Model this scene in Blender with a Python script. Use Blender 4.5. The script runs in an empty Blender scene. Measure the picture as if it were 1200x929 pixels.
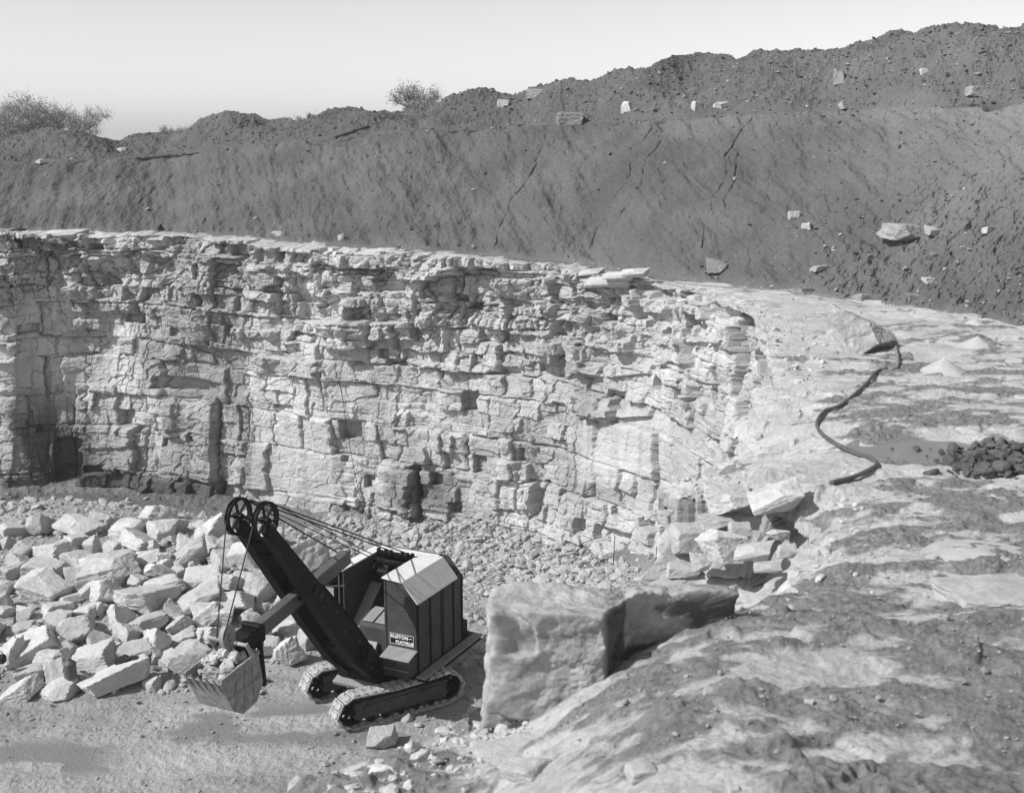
import bpy, bmesh, math, random
import numpy as np
from mathutils import Vector, Matrix
D = bpy.data; SC = bpy.context.scene; COL = SC.collection
R = math.radians

# ------------------------------------------------------------------ camera, sky, sun, exposure
F_PX = 1450.0; PITCH = R(12); CAM_H = 17.0
cam = D.objects.new('camera', D.cameras.new('camera')); COL.objects.link(cam)
cam.location = (0, 0, CAM_H); cam.rotation_euler = (math.pi/2 - PITCH, 0, 0)
cam.data.sensor_width = 36; cam.data.lens = 36*F_PX/1200
cam.data.clip_start = 0.1; cam.data.clip_end = 9000
cam.data.dof.use_dof = True; cam.data.dof.focus_distance = 40; cam.data.dof.aperture_fstop = 2.2
SC.camera = cam
SUN = Vector((-0.93, -0.39, 0.92)).normalized()
W = D.worlds.new('World'); SC.world = W; W.use_nodes = True
nt = W.node_tree; nt.nodes.clear()
out = nt.nodes.new('ShaderNodeOutputWorld'); bg = nt.nodes.new('ShaderNodeBackground')
sky = nt.nodes.new('ShaderNodeTexSky'); sky.sky_type = 'NISHITA'; sky.sun_disc = False
sky.sun_elevation = math.asin(SUN.z); sky.sun_rotation = math.atan2(SUN.x, SUN.y)
sky.dust_density = 0.65; sky.air_density = 1.0; sky.altitude = 100
bw = nt.nodes.new('ShaderNodeRGBToBW')
nt.links.new(sky.outputs[0], bw.inputs[0]); nt.links.new(bw.outputs[0], bg.inputs[0])
bg.inputs[1].default_value = 0.14
nt.links.new(bg.outputs[0], out.inputs[0])
sl = D.lights.new('sun', 'SUN'); sl.energy = 4.3; sl.angle = R(0.6); sl.color = (1, 1, 1)
so = D.objects.new('sun', sl); COL.objects.link(so); so.rotation_euler = SUN.to_track_quat('Z', 'Y').to_euler()
SC.view_settings.view_transform = 'Standard'; SC.view_settings.look = 'None'
SC.view_settings.exposure = 0.17; SC.view_settings.gamma = 1; SC.view_settings.use_curve_mapping = False

# ------------------------------------------------------------------ photo geometry helpers
ct, st = math.cos(PITCH), math.sin(PITCH)
def unz(px, py, z):
    a = (px-600)/F_PX; b = (464.5-py)/F_PX
    t = (z-CAM_H)/(-st + b*ct)
    return a*t, (ct + b*st)*t
def uny(px, py, Y):
    a = (px-600)/F_PX; b = (464.5-py)/F_PX
    t = Y/(ct + b*st)
    return a*t, CAM_H + t*(-st + b*ct)
def proj(x, y, z):
    dz = z-CAM_H; d = y*ct - dz*st; u = y*st + dz*ct
    return 600 + F_PX*x/d, 464.5 - F_PX*u/d

# ------------------------------------------------------------------ noise
def _h(ix, iy, iz, s):
    n = (ix.astype(np.int64)*374761393 + iy.astype(np.int64)*668265263 + iz.astype(np.int64)*2147483647*3 + s*144269) & 0xFFFFFFFF
    n = ((n ^ (n >> 13))*1274126177) & 0xFFFFFFFF
    n = ((n ^ (n >> 16))*2246822519) & 0xFFFFFFFF
    return ((n ^ (n >> 15)) & 0xFFFFFF)/float(0xFFFFFF)
def hsh(a, b=0, c=0, s=0):
    a = np.asarray(a); b = np.zeros_like(a)+b; c = np.zeros_like(a)+c
    return _h(a, b, c, s)
def vn(x, y, z=0.0, s=0):
    x = np.asarray(x, float); y = np.asarray(y, float)+0*x; z = np.zeros_like(x)+z
    ix, iy, iz = np.floor(x), np.floor(y), np.floor(z)
    fx, fy, fz = x-ix, y-iy, z-iz
    fx = fx*fx*fx*(fx*(fx*6-15)+10); fy = fy*fy*fy*(fy*(fy*6-15)+10); fz = fz*fz*fz*(fz*(fz*6-15)+10)
    r = 0
    for dx in (0, 1):
        for dy in (0, 1):
            for dz in (0, 1):
                w = (fx if dx else 1-fx)*(fy if dy else 1-fy)*(fz if dz else 1-fz)
                r = r + w*_h(ix+dx, iy+dy, iz+dz, s)
    return r*2-1
def fbm(x, y, z=0.0, s=0, o=4, g=0.5):
    r = 0; a = 1.0; k = 1.0
    for i in range(o):
        r = r + a*vn(np.asarray(x)*k, np.asarray(y)*k, np.asarray(z)*k, s+i*7); a *= g; k *= 2.03
    return r
def ridg(x, y, z=0.0, s=0, o=3):
    r = 0; a = 1.0; k = 1.0
    for i in range(o):
        r = r + a*(1-2*np.abs(vn(np.asarray(x)*k, np.asarray(y)*k, np.asarray(z)*k, s+i*7))); a *= 0.5; k *= 2.1
    return r
def sm(a, b, x):
    t = np.clip((x-a)/(b-a), 0, 1); return t*t*(3-2*t)

# ------------------------------------------------------------------ materials (all neutral grey: the place is seen in black and white)
def newmat(name):
    m = D.materials.new(name); m.use_nodes = True
    n = m.node_tree; b = n.nodes['Principled BSDF']
    b.inputs['Specular IOR Level'].default_value = 0.25
    return m, n, b
def g(v): return (v, v, v, 1)
def noise_node(n, scale, detail=6, rough=0.6, vec=None, dist=0.0):
    t = n.nodes.new('ShaderNodeTexNoise'); t.inputs['Scale'].default_value = scale
    t.inputs['Detail'].default_value = detail; t.inputs['Roughness'].default_value = rough
    t.inputs['Distortion'].default_value = dist
    if vec is not None: n.links.new(vec, t.inputs['Vector'])
    return t
def ramp(n, src, stops):
    r = n.nodes.new('ShaderNodeValToRGB'); e = r.color_ramp.elements
    while len(e) < len(stops): e.new(0.5)
    for k, (p, v) in enumerate(stops): e[k].position = p; e[k].color = g(v)
    n.links.new(src, r.inputs[0]); return r
def mix(n, a, b, fac, mode='MIX'):
    m = n.nodes.new('ShaderNodeMix'); m.data_type = 'RGBA'; m.blend_type = mode
    for s, v in ((m.inputs[0], fac), (m.inputs[6], a), (m.inputs[7], b)):
        if hasattr(v, 'is_output'): n.links.new(v, s)
        else: s.default_value = v if not isinstance(v, tuple) else v
    return m.outputs[2]
def mapped(n, scale, coord='Object'):
    tc = n.nodes.new('ShaderNodeTexCoord'); mp = n.nodes.new('ShaderNodeMapping')
    mp.inputs['Scale'].default_value = scale
    n.links.new(tc.outputs[coord], mp.inputs[0]); return mp.outputs[0]
def bump(n, b, src, strength, dist, prev=None):
    k = n.nodes.new('ShaderNodeBump'); k.inputs['Strength'].default_value = strength; k.inputs['Distance'].default_value = dist
    n.links.new(src, k.inputs['Height'])
    if prev is not None: n.links.new(prev, k.inputs['Normal'])
    n.links.new(k.outputs[0], b.inputs['Normal']); return k.outputs[0]

def stone_mat(name, lo, hi, rnd=0.0, fine=9.0, bstr=0.5, stain=0.25):
    m, n, b = newmat(name)
    v = mapped(n, (1, 1, 1))
    if rnd:
        oi = n.nodes.new('ShaderNodeObjectInfo'); ad = n.nodes.new('ShaderNodeVectorMath'); ad.operation = 'ADD'
        sc = n.nodes.new('ShaderNodeVectorMath'); sc.operation = 'SCALE'; sc.inputs['Scale'].default_value = 37
        cb = n.nodes.new('ShaderNodeCombineXYZ')
        n.links.new(oi.outputs['Random'], cb.inputs[0]); n.links.new(cb.outputs[0], sc.inputs[0])
        n.links.new(v, ad.inputs[0]); n.links.new(sc.outputs[0], ad.inputs[1]); v = ad.outputs[0]
    t1 = noise_node(n, 1.3, 8, 0.62, v, 0.3); t2 = noise_node(n, fine, 8, 0.7, v)
    c = ramp(n, t1.outputs[0], [(0.32, lo), (0.5, (lo+hi)/2+0.02), (0.62, hi)]).outputs[0]
    c2 = ramp(n, t2.outputs[0], [(0.35, 1-stain), (0.6, 1.0)]).outputs[0]
    c = mix(n, c, c2, 0.8, 'MULTIPLY')
    if rnd:
        mr = n.nodes.new('ShaderNodeMapRange'); mr.inputs[3].default_value = 1-rnd; mr.inputs[4].default_value = 1.06
        n.links.new(oi.outputs['Random'], mr.inputs[0])
        c = mix(n, c, mr.outputs[0], 1.0, 'MULTIPLY')
    n.links.new(c, b.inputs['Base Color']); b.inputs['Roughness'].default_value = 0.95
    b.inputs['Specular IOR Level'].default_value = 0.1
    p = bump(n, b, t2.outputs[0], bstr, 0.06)
    t3 = noise_node(n, 45, 5, 0.7, v); bump(n, b, t3.outputs[0], bstr*0.7, 0.012, p)
    return m
M = {}
M['boulder'] = stone_mat('pale_boulder_stone', 0.46, 0.60, 0.22, 7, 0.5)
M['talus'] = stone_mat('dusty_talus_stone', 0.30, 0.46, 0.0, 7, 0.5)
M['greyrock'] = stone_mat('grey_spoil_rock', 0.26, 0.40, 0.35, 8, 0.5)
M['block'] = stone_mat('weathered_block_stone', 0.34, 0.50, 0.0, 5, 0.8, 0.45)
_n = M['block'].node_tree; _b = _n.nodes['Principled BSDF']; _at = _n.nodes.new('ShaderNodeAttribute'); _at.attribute_name = 'earth_and_shade'
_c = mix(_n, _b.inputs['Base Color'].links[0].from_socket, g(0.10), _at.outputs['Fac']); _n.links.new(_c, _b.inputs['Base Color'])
M['clod'] = stone_mat('dark_soil_clod', 0.09, 0.14, 0.25, 9, 0.5)
M['dust'] = stone_mat('drill_dust', 0.38, 0.46, 0, 14, 0.25, 0.12)

def face_mat():
    m, n, b = newmat('quarry_face_limestone')
    v = mapped(n, (1, 1, 1)); vs = mapped(n, (0.9, 0.9, 2.2)); vv = mapped(n, (2.2, 2.2, 0.22))
    big = noise_node(n, 0.16, 5, 0.6, v); strata = noise_node(n, 1.0, 8, 0.7, vs, 0.2)
    streak = noise_node(n, 1.0, 7, 0.65, vv, 0.4); fine = noise_node(n, 11, 8, 0.72, v)
    c = ramp(n, big.outputs[0], [(0.36, 0.46), (0.60, 0.63)]).outputs[0]
    c = mix(n, c, ramp(n, strata.outputs[0], [(0.30, 0.70), (0.48, 0.98), (0.7, 1.0)]).outputs[0], 0.55, 'MULTIPLY')
    c = mix(n, c, ramp(n, streak.outputs[0], [(0.34, 0.70), (0.5, 1.0)]).outputs[0], 0.6, 'MULTIPLY')
    c = mix(n, c, ramp(n, fine.outputs[0], [(0.34, 0.74), (0.58, 1.0)]).outputs[0], 0.8, 'MULTIPLY')
    at = n.nodes.new('ShaderNodeAttribute'); at.attribute_name = 'earth_and_shade'
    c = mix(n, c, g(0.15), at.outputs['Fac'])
    tn = n.nodes.new('ShaderNodeAttribute'); tn.attribute_name = 'tone'; c = mix(n, c, tn.outputs['Fac'], 1.0, 'MULTIPLY')
    n.links.new(c, b.inputs['Base Color']); b.inputs['Roughness'].default_value = 0.95; b.inputs['Specular IOR Level'].default_value = 0.1
    p = bump(n, b, strata.outputs[0], 0.25, 0.05); p = bump(n, b, fine.outputs[0], 0.6, 0.06, p)
    return m
M['face'] = face_mat()

def bench_mat():
    m, n, b = newmat('bench_rock_and_dirt')
    v = mapped(n, (1, 1, 1)); vl = mapped(n, (0.75, 1.0, 1)); fine = noise_node(n, 14, 8, 0.72, v)
    at = n.nodes.new('ShaderNodeAttribute'); at.attribute_name = 'earth_and_shade'
    edge = noise_node(n, 5, 8, 0.75, v)
    mth = n.nodes.new('ShaderNodeMath'); mth.operation = 'MULTIPLY_ADD'; mth.inputs[1].default_value = 0.6; 
    n.links.new(edge.outputs[0], mth.inputs[0])
    sub = n.nodes.new('ShaderNodeMath'); sub.operation = 'ADD'; sub.inputs[1].default_value = -0.30
    n.links.new(at.outputs['Fac'], sub.inputs[0]); n.links.new(sub.outputs[0], mth.inputs[2])
    fac = ramp(n, mth.outputs[0], [(0.40, 0.0), (0.58, 1.0)]).outputs[0]
    rock = ramp(n, noise_node(n, 0.9, 8, 0.7, vl).outputs[0], [(0.35, 0.44), (0.6, 0.60)]).outputs[0]
    dirt = ramp(n, noise_node(n, 3.5, 8, 0.75, v).outputs[0], [(0.32, 0.18), (0.66, 0.29)]).outputs[0]
    c = mix(n, rock, dirt, fac)
    c = mix(n, c, ramp(n, fine.outputs[0], [(0.34, 0.66), (0.56, 1.0)]).outputs[0], 0.8, 'MULTIPLY')
    n.links.new(c, b.inputs['Base Color']); b.inputs['Roughness'].default_value = 0.95; b.inputs['Specular IOR Level'].default_value = 0.1
    p = bump(n, b, fine.outputs[0], 0.8, 0.06)
    t3 = noise_node(n, 50, 5, 0.7, v); bump(n, b, t3.outputs[0], 0.8, 0.014, p)
    return m
M['bench'] = bench_mat()

def soil_mat():
    m, n, b = newmat('overburden_soil')
    v = mapped(n, (1, 1, 1)); a = noise_node(n, 0.35, 6, 0.65, v); f = noise_node(n, 7, 9, 0.75, v); s = noise_node(n, 26, 5, 0.75, v)
    c = ramp(n, a.outputs[0], [(0.35, 0.10), (0.62, 0.145)]).outputs[0]
    at = n.nodes.new('ShaderNodeAttribute'); at.attribute_name = 'pale'
    c = mix(n, c, g(0.24), at.outputs['Fac'])
    c = mix(n, c, ramp(n, f.outputs[0], [(0.32, 0.62), (0.6, 1.0)]).outputs[0], 0.8, 'MULTIPLY')
    c = mix(n, c, ramp(n, s.outputs[0], [(0.66, 0.0), (0.74, 0.16)]).outputs[0], 0.6, 'ADD')
    n.links.new(c, b.inputs['Base Color']); b.inputs['Roughness'].default_value = 1; b.inputs['Specular IOR Level'].default_value = 0.05
    p = bump(n, b, f.outputs[0], 0.5, 0.10); bump(n, b, s.outputs[0], 0.4, 0.03, p)
    return m
M['soil'] = soil_mat()

def floor_mat():
    m, n, b = newmat('quarry_floor_mud_and_grit')
    v = mapped(n, (1, 1, 1)); vl = mapped(n, (0.5, 1.3, 1))
    a = noise_node(n, 0.30, 6, 0.6, vl, 0.4); f = noise_node(n, 8, 9, 0.75, v)
    c = ramp(n, a.outputs[0], [(0.36, 0.26), (0.5, 0.34), (0.64, 0.42)]).outputs[0]
    at = n.nodes.new('ShaderNodeAttribute'); at.attribute_name = 'earth_and_shade'
    c = mix(n, c, g(0.13), at.outputs['Fac'])
    wt = n.nodes.new('ShaderNodeAttribute'); wt.attribute_name = 'wet'
    dryc = mix(n, c, ramp(n, f.outputs[0], [(0.32, 0.72), (0.6, 1.0)]).outputs[0], 0.8, 'MULTIPLY')
    c = mix(n, dryc, g(0.22), wt.outputs['Fac'])
    n.links.new(c, b.inputs['Base Color'])
    mr = n.nodes.new('ShaderNodeMapRange'); mr.inputs[3].default_value = 0.95; mr.inputs[4].default_value = 0.42
    n.links.new(wt.outputs['Fac'], mr.inputs[0]); n.links.new(mr.outputs[0], b.inputs['Roughness'])
    bump(n, b, f.outputs[0], 0.8, 0.07)
    return m
M['floor'] = floor_mat()

def plain(name, v, rough=0.6, metal=0.0, var=0.25, scale=6, bs=0.15, spec=0.4):
    m, n, b = newmat(name); c = mapped(n, (1, 1, 1)); t = noise_node(n, scale, 8, 0.7, c)
    r = ramp(n, t.outputs[0], [(0.3, v*(1-var)), (0.7, v*(1+var))])
    n.links.new(r.outputs[0], b.inputs['Base Color']); b.inputs['Roughness'].default_value = rough
    b.inputs['Metallic'].default_value = metal; b.inputs['Specular IOR Level'].default_value = spec
    t2 = noise_node(n, scale*6, 6, 0.7, c); bump(n, b, t2.outputs[0], bs, 0.01)
    return m
M['black'] = plain('black_painted_steel', 0.005, 0.55, 0, 0.5, 6, 0.15, 0.12)
M['boomdark'] = plain('dark_grimy_boom_steel', 0.007, 0.65, 0, 0.6, 3, 0.15, 0.12)
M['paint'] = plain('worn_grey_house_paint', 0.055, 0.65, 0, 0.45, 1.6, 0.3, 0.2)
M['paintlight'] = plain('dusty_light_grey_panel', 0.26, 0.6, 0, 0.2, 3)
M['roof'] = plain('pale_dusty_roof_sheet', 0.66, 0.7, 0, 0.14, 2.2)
M['wood'] = plain('weathered_plank', 0.22, 0.8, 0, 0.3, 5)
M['stick'] = plain('grey_dipper_handle', 0.09, 0.55, 0, 0.3, 3)
M['bucket'] = plain('scoured_bucket_steel', 0.27, 0.55, 0, 0.5, 4, 0.4)
M['shoe'] = plain('mud_caked_track_shoe', 0.36, 0.85, 0, 0.3, 5, 0.5)
M['trackside'] = plain('muddy_track_frame', 0.06, 0.8, 0, 0.5, 2.5, 0.4)
M['rope'] = plain('greasy_wire_rope', 0.03, 0.6, 0, 0.2)
M['white'] = plain('white_lettering', 0.75, 0.6, 0, 0.03)
M['hose'] = plain('black_rubber_hose', 0.09, 0.5, 0, 0.4, 4, 0.3)
M['hosegrey'] = plain('dusty_grey_air_hose', 0.20, 0.7, 0, 0.3, 4, 0.3)
M['bark'] = plain('grey_bark', 0.16, 0.9, 0, 0.3, 4, 0.3)
M['leaf'] = plain('young_leaf', 0.30, 0.8, 0, 0.3, 4, 0.0)
M['cloth'] = plain('dark_work_cloth', 0.02, 0.95, 0, 0.4, 5, 0.3)
def water_mat():
    m, n, b = newmat('puddle_water'); b.inputs['Base Color'].default_value = g(0.22); b.inputs['Roughness'].default_value = 0.06
    b.inputs['Specular IOR Level'].default_value = 0.5
    t = noise_node(n, 2.5, 4, 0.5, mapped(n, (1, 1, 1))); bump(n, b, t.outputs[0], 0.06, 0.02)
    return m
M['water'] = water_mat()

# ------------------------------------------------------------------ object helpers
def mesh_np(name, V, Fc, mat, smooth=False, attrs=None):
    me = D.meshes.new(name); V = np.asarray(V, np.float32); Fc = np.asarray(Fc, np.int32)
    k = Fc.shape[1]; me.vertices.add(len(V)); me.vertices.foreach_set('co', V.ravel())
    me.loops.add(Fc.size); me.loops.foreach_set('vertex_index', Fc.ravel())
    me.polygons.add(len(Fc)); me.polygons.foreach_set('loop_start', np.arange(0, Fc.size, k, dtype=np.int32))
    me.polygons.foreach_set('use_smooth', np.full(len(Fc), smooth))
    me.update(calc_edges=True)
    for an, av in (attrs or {}).items():
        a = me.attributes.new(an, 'FLOAT', 'POINT'); a.data.foreach_set('value', np.asarray(av, np.float32))
    me.materials.append(M[mat] if isinstance(mat, str) else mat)
    return me
def link(name, me, parent=None):
    o = D.objects.new(name, me); COL.objects.link(o)
    if parent: o.parent = parent
    return o
def tag(o, label=None, cat=None, group=None, kind=None):
    for k, v in (('label', label), ('category', cat), ('group', group), ('kind', kind)):
        if v: o[k] = v
    return o
def grid_faces(nr, nc, keep=None):
    i = np.arange((nr-1)*(nc-1)); r = i//(nc-1); c = i % (nc-1); a = r*nc+c
    Fq = np.stack([a, a+1, a+nc+1, a+nc], 1)
    if keep is not None: Fq = Fq[keep[Fq].all(1)]
    return Fq
def compact(V, Fq, attrs):
    used = np.zeros(len(V), bool); used[Fq.ravel()] = True; idx = np.cumsum(used)-1
    return V[used], idx[Fq], {k: v[used] for k, v in attrs.items()}

# ------------------------------------------------------------------ the quarry edge in plan
edge_spec = [(-520, 262, 64), (-200, 268, 61.5), (-60, 270, 59.8), (-12, 271, 58.4), (10, 272, 58.3), (26, 273, 59.2), (110, 273, 59.2), (200, 276, 57.6),
             (300, 282, 56.0), (400, 290, 54.0), (480, 295, 52.7), (560, 302, 51.3), (640, 310, 49.8), (700, 320, 47.7), (760, 331, 44.9), (820, 346, 41.3),
             (875, 367, 37.2), (903, 396, 32.8), (903, 432, 28.6), (878, 463, None), (848, 492, None), (808, 532, None), (784, 556, None),
             (800, 574, None), (860, 580, None), (932, 580, None), (938, 600, None), (936, 658, None), (905, 684, None), (868, 694, None),
             (760, 742, None), (640, 792, None), (528, 800, None), (445, 840, None), (365, 880, None), (295, 932, None), (150, 1040, None), (40, 1220, None)]
EP = []
for px, py, Y in edge_spec:
    if Y is None: X, Y = unz(px, py, 11.6); z = 11.6
    else: X, z = uny(px, py, Y)
    EP.append((X, Y, z))
EP += [(-6, 3, 11.6), (-14, -6, 11.6)]
EP = np.array(EP)
seg = np.r_[0, np.cumsum(np.hypot(*np.diff(EP[:, :2], axis=0).T))]
STOT = seg[-1]
def edge_at(s): return np.stack([np.interp(s, seg, EP[:, k]) for k in range(3)], -1)
def warp(X, Y):
    f = sm(37, 30, Y)
    return f*(0.28*vn(X*0.9, Y*0.9, 0, 401)+0.10*vn(X*3.1, Y*3.1, 0, 402)+0.03*vn(X*11, Y*11, 0, 405)), f*(0.28*vn(X*0.9, Y*0.9, 0, 403)+0.10*vn(X*3.1, Y*3.1, 0, 404)+0.03*vn(X*11, Y*11, 0, 406))
def edge_dist(X, Y):
    """signed distance to the edge (positive = on the bench/rock side) and arc length of the nearest point"""
    wx_, wy_ = warp(X, Y); X = X+wx_; Y = Y+wy_
    best = np.full(X.shape, 1e9); bs = np.zeros(X.shape); sg = np.ones(X.shape)
    for k in range(len(EP)-1):
        ax, ay = EP[k, :2]; bx, by = EP[k+1, :2]; dx, dy = bx-ax, by-ay; L2 = dx*dx+dy*dy
        t = np.clip(((X-ax)*dx+(Y-ay)*dy)/L2, 0, 1); d = np.hypot(X-ax-t*dx, Y-ay-t*dy)
        c = dx*(Y-ay)-dy*(X-ax)
        m = d < best-1e-6; best = np.where(m, d, best); bs = np.where(m, seg[k]+t*math.sqrt(L2), bs); sg = np.where(m, np.sign(c), sg)
    # inside test by crossing number of the closed polygon
    P = np.vstack([EP[:, :2], [[200, -6], [200, 300], [-300, 300], [-300, EP[0, 1]]]])
    ins = np.zeros(X.shape, bool); n = len(P)
    for k in range(n):
        x1, y1 = P[k]; x2, y2 = P[(k+1) % n]
        if y1 == y2: continue
        c = ((y1 > Y) != (y2 > Y)) & (X < (x2-x1)*(Y-y1)/(y2-y1)+x1); ins ^= c
    return np.where(ins, best, -best), bs

# ------------------------------------------------------------------ quarry face: one stratified rock face following the edge
def s_at_px(px):
    ss = np.linspace(0, seg[22], 4000); e = edge_at(ss); q = proj(e[:, 0], e[:, 1], e[:, 2])[0]
    return float(ss[np.argmin(np.abs(q-px))])
def blocks(s, z, seed, tmin, tmax, wmin, wmax, amp, groove, gw, tilt):
    rng = np.random.RandomState(seed)
    zs = np.cumsum(rng.uniform(tmin, tmax, 400)**1.0)-3
    b = np.searchsorted(zs, z); zlo = zs[np.clip(b-1, 0, 399)]; zhi = zs[np.clip(b, 0, 399)]
    wid = (wmin + (wmax-wmin)*hsh(b, 3, 0, seed))
    sj = s/wid + 17*hsh(b, 5, 0, seed) + 0.33*np.sin(s/wid*2.1+b) + 0.08*vn(s*2, z*5, 0, seed+2)
    j = np.floor(sj); fs = sj-j; fz = (z-zlo)/(zhi-zlo)
    h1 = hsh(b, j, 1, seed)*2-1; h2 = hsh(b, j, 2, seed)*2-1; h3 = hsh(b, j, 3, seed)*2-1; hb = hsh(b, 0, 9, seed)*2-1
    d = amp*(0.9*np.sign(h1)*np.abs(h1)**1.5 + 0.22*hb) + tilt*((fs-0.5)*h2*wid + (fz-0.5)*h3*(zhi-zlo)*1.6)
    de = np.minimum(np.minimum(fz, 1-fz)*(zhi-zlo), np.minimum(fs, 1-fs)*wid*0.9)
    gd = groove*(0.1+1.1*hsh(b, j, 6, seed))*(0.35+0.65*sm(-0.25, 0.25, vn(s*0.9, z*0.9, 0, seed+5)))
    d = d - gd*np.exp(-(de/gw)**2)
    return d, b, j
def cells(x, y, seed, tilt):
    ix, iy = np.floor(x), np.floor(y); b1 = np.full(x.shape, 9.0); b2 = np.full(x.shape, 9.0); h = np.zeros(x.shape); lx = np.zeros(x.shape); ly = np.zeros(x.shape)
    for i in (-1, 0, 1):
        for j in (-1, 0, 1):
            cx, cy = ix+i, iy+j; dx = x-cx-_h(cx, cy, cx*0, seed); dy = y-cy-_h(cx, cy, cx*0+1, seed)
            d = np.maximum(np.abs(dx+0.25*dy), np.abs(dy-0.15*dx))*0.7+0.3*np.hypot(dx, dy); m = d < b1
            b2 = np.where(m, b1, np.minimum(b2, d)); b1 = np.where(m, d, b1); h = np.where(m, _h(cx, cy, cx*0+2, seed), h); lx = np.where(m, dx, lx); ly = np.where(m, dy, ly)
    t1 = hsh((h*9973).astype(int), 1, 0, seed)*2-1; t2 = hsh((h*9973).astype(int), 2, 0, seed)*2-1
    return (h*2-1)+tilt*(lx*t1+ly*t2), b2-b1
def build_face():
    n1 = seg[22]; svis = np.arange(s_at_px(-160), n1+4.4, 0.04)
    sv = np.r_[np.arange(0, svis[0], 0.15), svis, np.arange(svis[-1]+0.12, STOT, 0.12)]
    zf = np.arange(-0.5, 11.9, 0.036)
    base = edge_at(sv)
    k = np.exp(-0.5*(np.arange(-12, 13)/6)**2); k /= k.sum()
    def smooth(a, kk): 
        h = len(kk)//2; return np.convolve(np.r_[np.full(h, a[0]), a, np.full(h, a[-1])], kk, 'valid')
    # uniform resample for smoothing
    su = np.arange(0, STOT, 0.1); eu = edge_at(su); ex = smooth(eu[:, 0], k); ey = smooth(eu[:, 1], k)
    tx = np.gradient(ex, su); ty = np.gradient(ey, su)
    tx = smooth(tx, k); ty = smooth(ty, k); L = np.hypot(tx, ty); tx /= L; ty /= L
    BX = np.interp(sv, su, ex); BY = np.interp(sv, su, ey); TX = np.interp(sv, su, tx); TY = np.interp(sv, su, ty)
    L = np.hypot(TX, TY); NX, NY = TY/L, -TX/L
    nw = sm(37, 33, BY); BX = BX*(1-nw)+base[:, 0]*nw; BY = BY*(1-nw)+base[:, 1]*nw
    for _ in range(3):
        if _ == 0: tx0, ty0 = BX.copy(), BY.copy()
        wx_, wy_ = warp(BX, BY); BX = tx0-wx_; BY = ty0-wy_
    bzt = bench_z(BX-NX*0.12, BY-NY*0.12)
    top = base[:, 2]*(1-nw)+(bzt-0.01)*nw
    frac = np.linspace(0, 1, len(zf))[:, None]
    S = np.repeat(sv[None], len(zf), 0); Z = -0.5 + frac*(top[None]+0.5)
    X0 = BX[None]+0*Z; Y0 = BY[None]+0*Z
    PX, PY = proj(X0, Y0, Z)
    near = sm(n1-5, n1, S)                       # the close corner
    # coordinates warped so that beds and joints wander
    Zb = Z + 0.22*vn(S*0.12, 0, 0, 3) + 0.06*vn(S*0.7, Z*0.6, 0, 4) + 0.025*vn(S*3, Z*3, 0, 5) - 0.035*(S-20)*sm(s_at_px(690), s_at_px(780), S)*0
    Sb = S + 0.12*vn(Z*1.2, S*0.3, 0, 6) + 0.04*vn(Z*5, S*2, 0, 8)
    dist = top[None]-Z
    upper = (1-sm(2.2, 4.2, dist+0.8*vn(S*0.25, 0, 0, 12)))*(1-0.7*sm(745, 790, PX))
    smoothpatch = np.clip(sm(290, 320, PX)*(1-sm(385, 410, PX))*sm(455, 500, PY) + sm(678, 700, PX)*(1-sm(800, 860, PX))*sm(470, 500, PY)*(1-sm(545, 580, PY)), 0, 1)
    rough = 0.55+0.75*upper + 0.35*np.clip(vn(S*0.35, Z*0.4, 0, 14), 0, 1); rough = rough*(1-0.75*smoothpatch)*(1-0.40*sm(690, 770, PX))*(1-0.25*sm(4.5, 7, dist))
    dA, bA, jA = blocks(Sb, Zb, 11, 0.9, 2.6, 1.0, 3.4, 0.36, 0.26, 0.05, 0.07)
    dB, bB, jB = blocks(Sb+0.1, Zb, 23, 0.28, 0.85, 0.4, 1.7, 0.17, 0.13, 0.032, 0.22)
    dC, bC, jC = blocks(Sb*1.0, Zb+0.02*vn(S*6, Z*6, 0, 2), 37, 0.12, 0.32, 0.15, 0.6, 0.05, 0.025, 0.02, 0.28)
    d = dA*(0.7+0.3*rough) + dB*rough + 0.35*dC*(0.2+0.8*rough)
    wS = S+0.25*vn(S*0.9, Z*0.9, 0, 401); wZ = Z+0.2*vn(S*0.9, Z*0.9, 0, 402)
    v1, e1 = cells(wS*1.0, wZ*1.5, 411, 1.6); v2, e2 = cells((wS+0.05*vn(S*6, Z*6, 0, 5))*2.8, wZ*4.2, 421, 1.6)
    d = d + rough*(0.10*v1-0.07*np.exp(-(e1/0.05)**2)) + (0.35+0.65*rough)*(0.028*v2-0.02*np.exp(-(e2/0.09)**2))
    # knocked-out and standing-proud blocks near the top
    hb = hsh(bB, jB, 8, 23); pro = (hb > 0.86)*upper*0.34 + (hb < 0.12)*-0.36*upper + (hb > 0.93)*(1-upper)*0.22 + (hb < 0.06)*-0.40*(1-upper)
    d = d + pro*(1-smoothpatch)
    d = d + 0.42*fbm(S*0.16, Z*0.10, 0, 31, 2) + 0.12*fbm(S*0.6, Z*0.35, 0, 33, 3)*(1-0.6*smoothpatch)
    d = d + 0.03*ridg(S*1.1, Z*1.5, 0, 41, 3)*rough + 0.018*fbm(S*5, Z*6, 0, 43, 3)*rough
    # bites: broken, rubbly pockets
    pk = sm(0.25, 0.6, vn(S*0.45, Z*0.55, 0, 51)); d = d - 0.16*pk*rough
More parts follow.
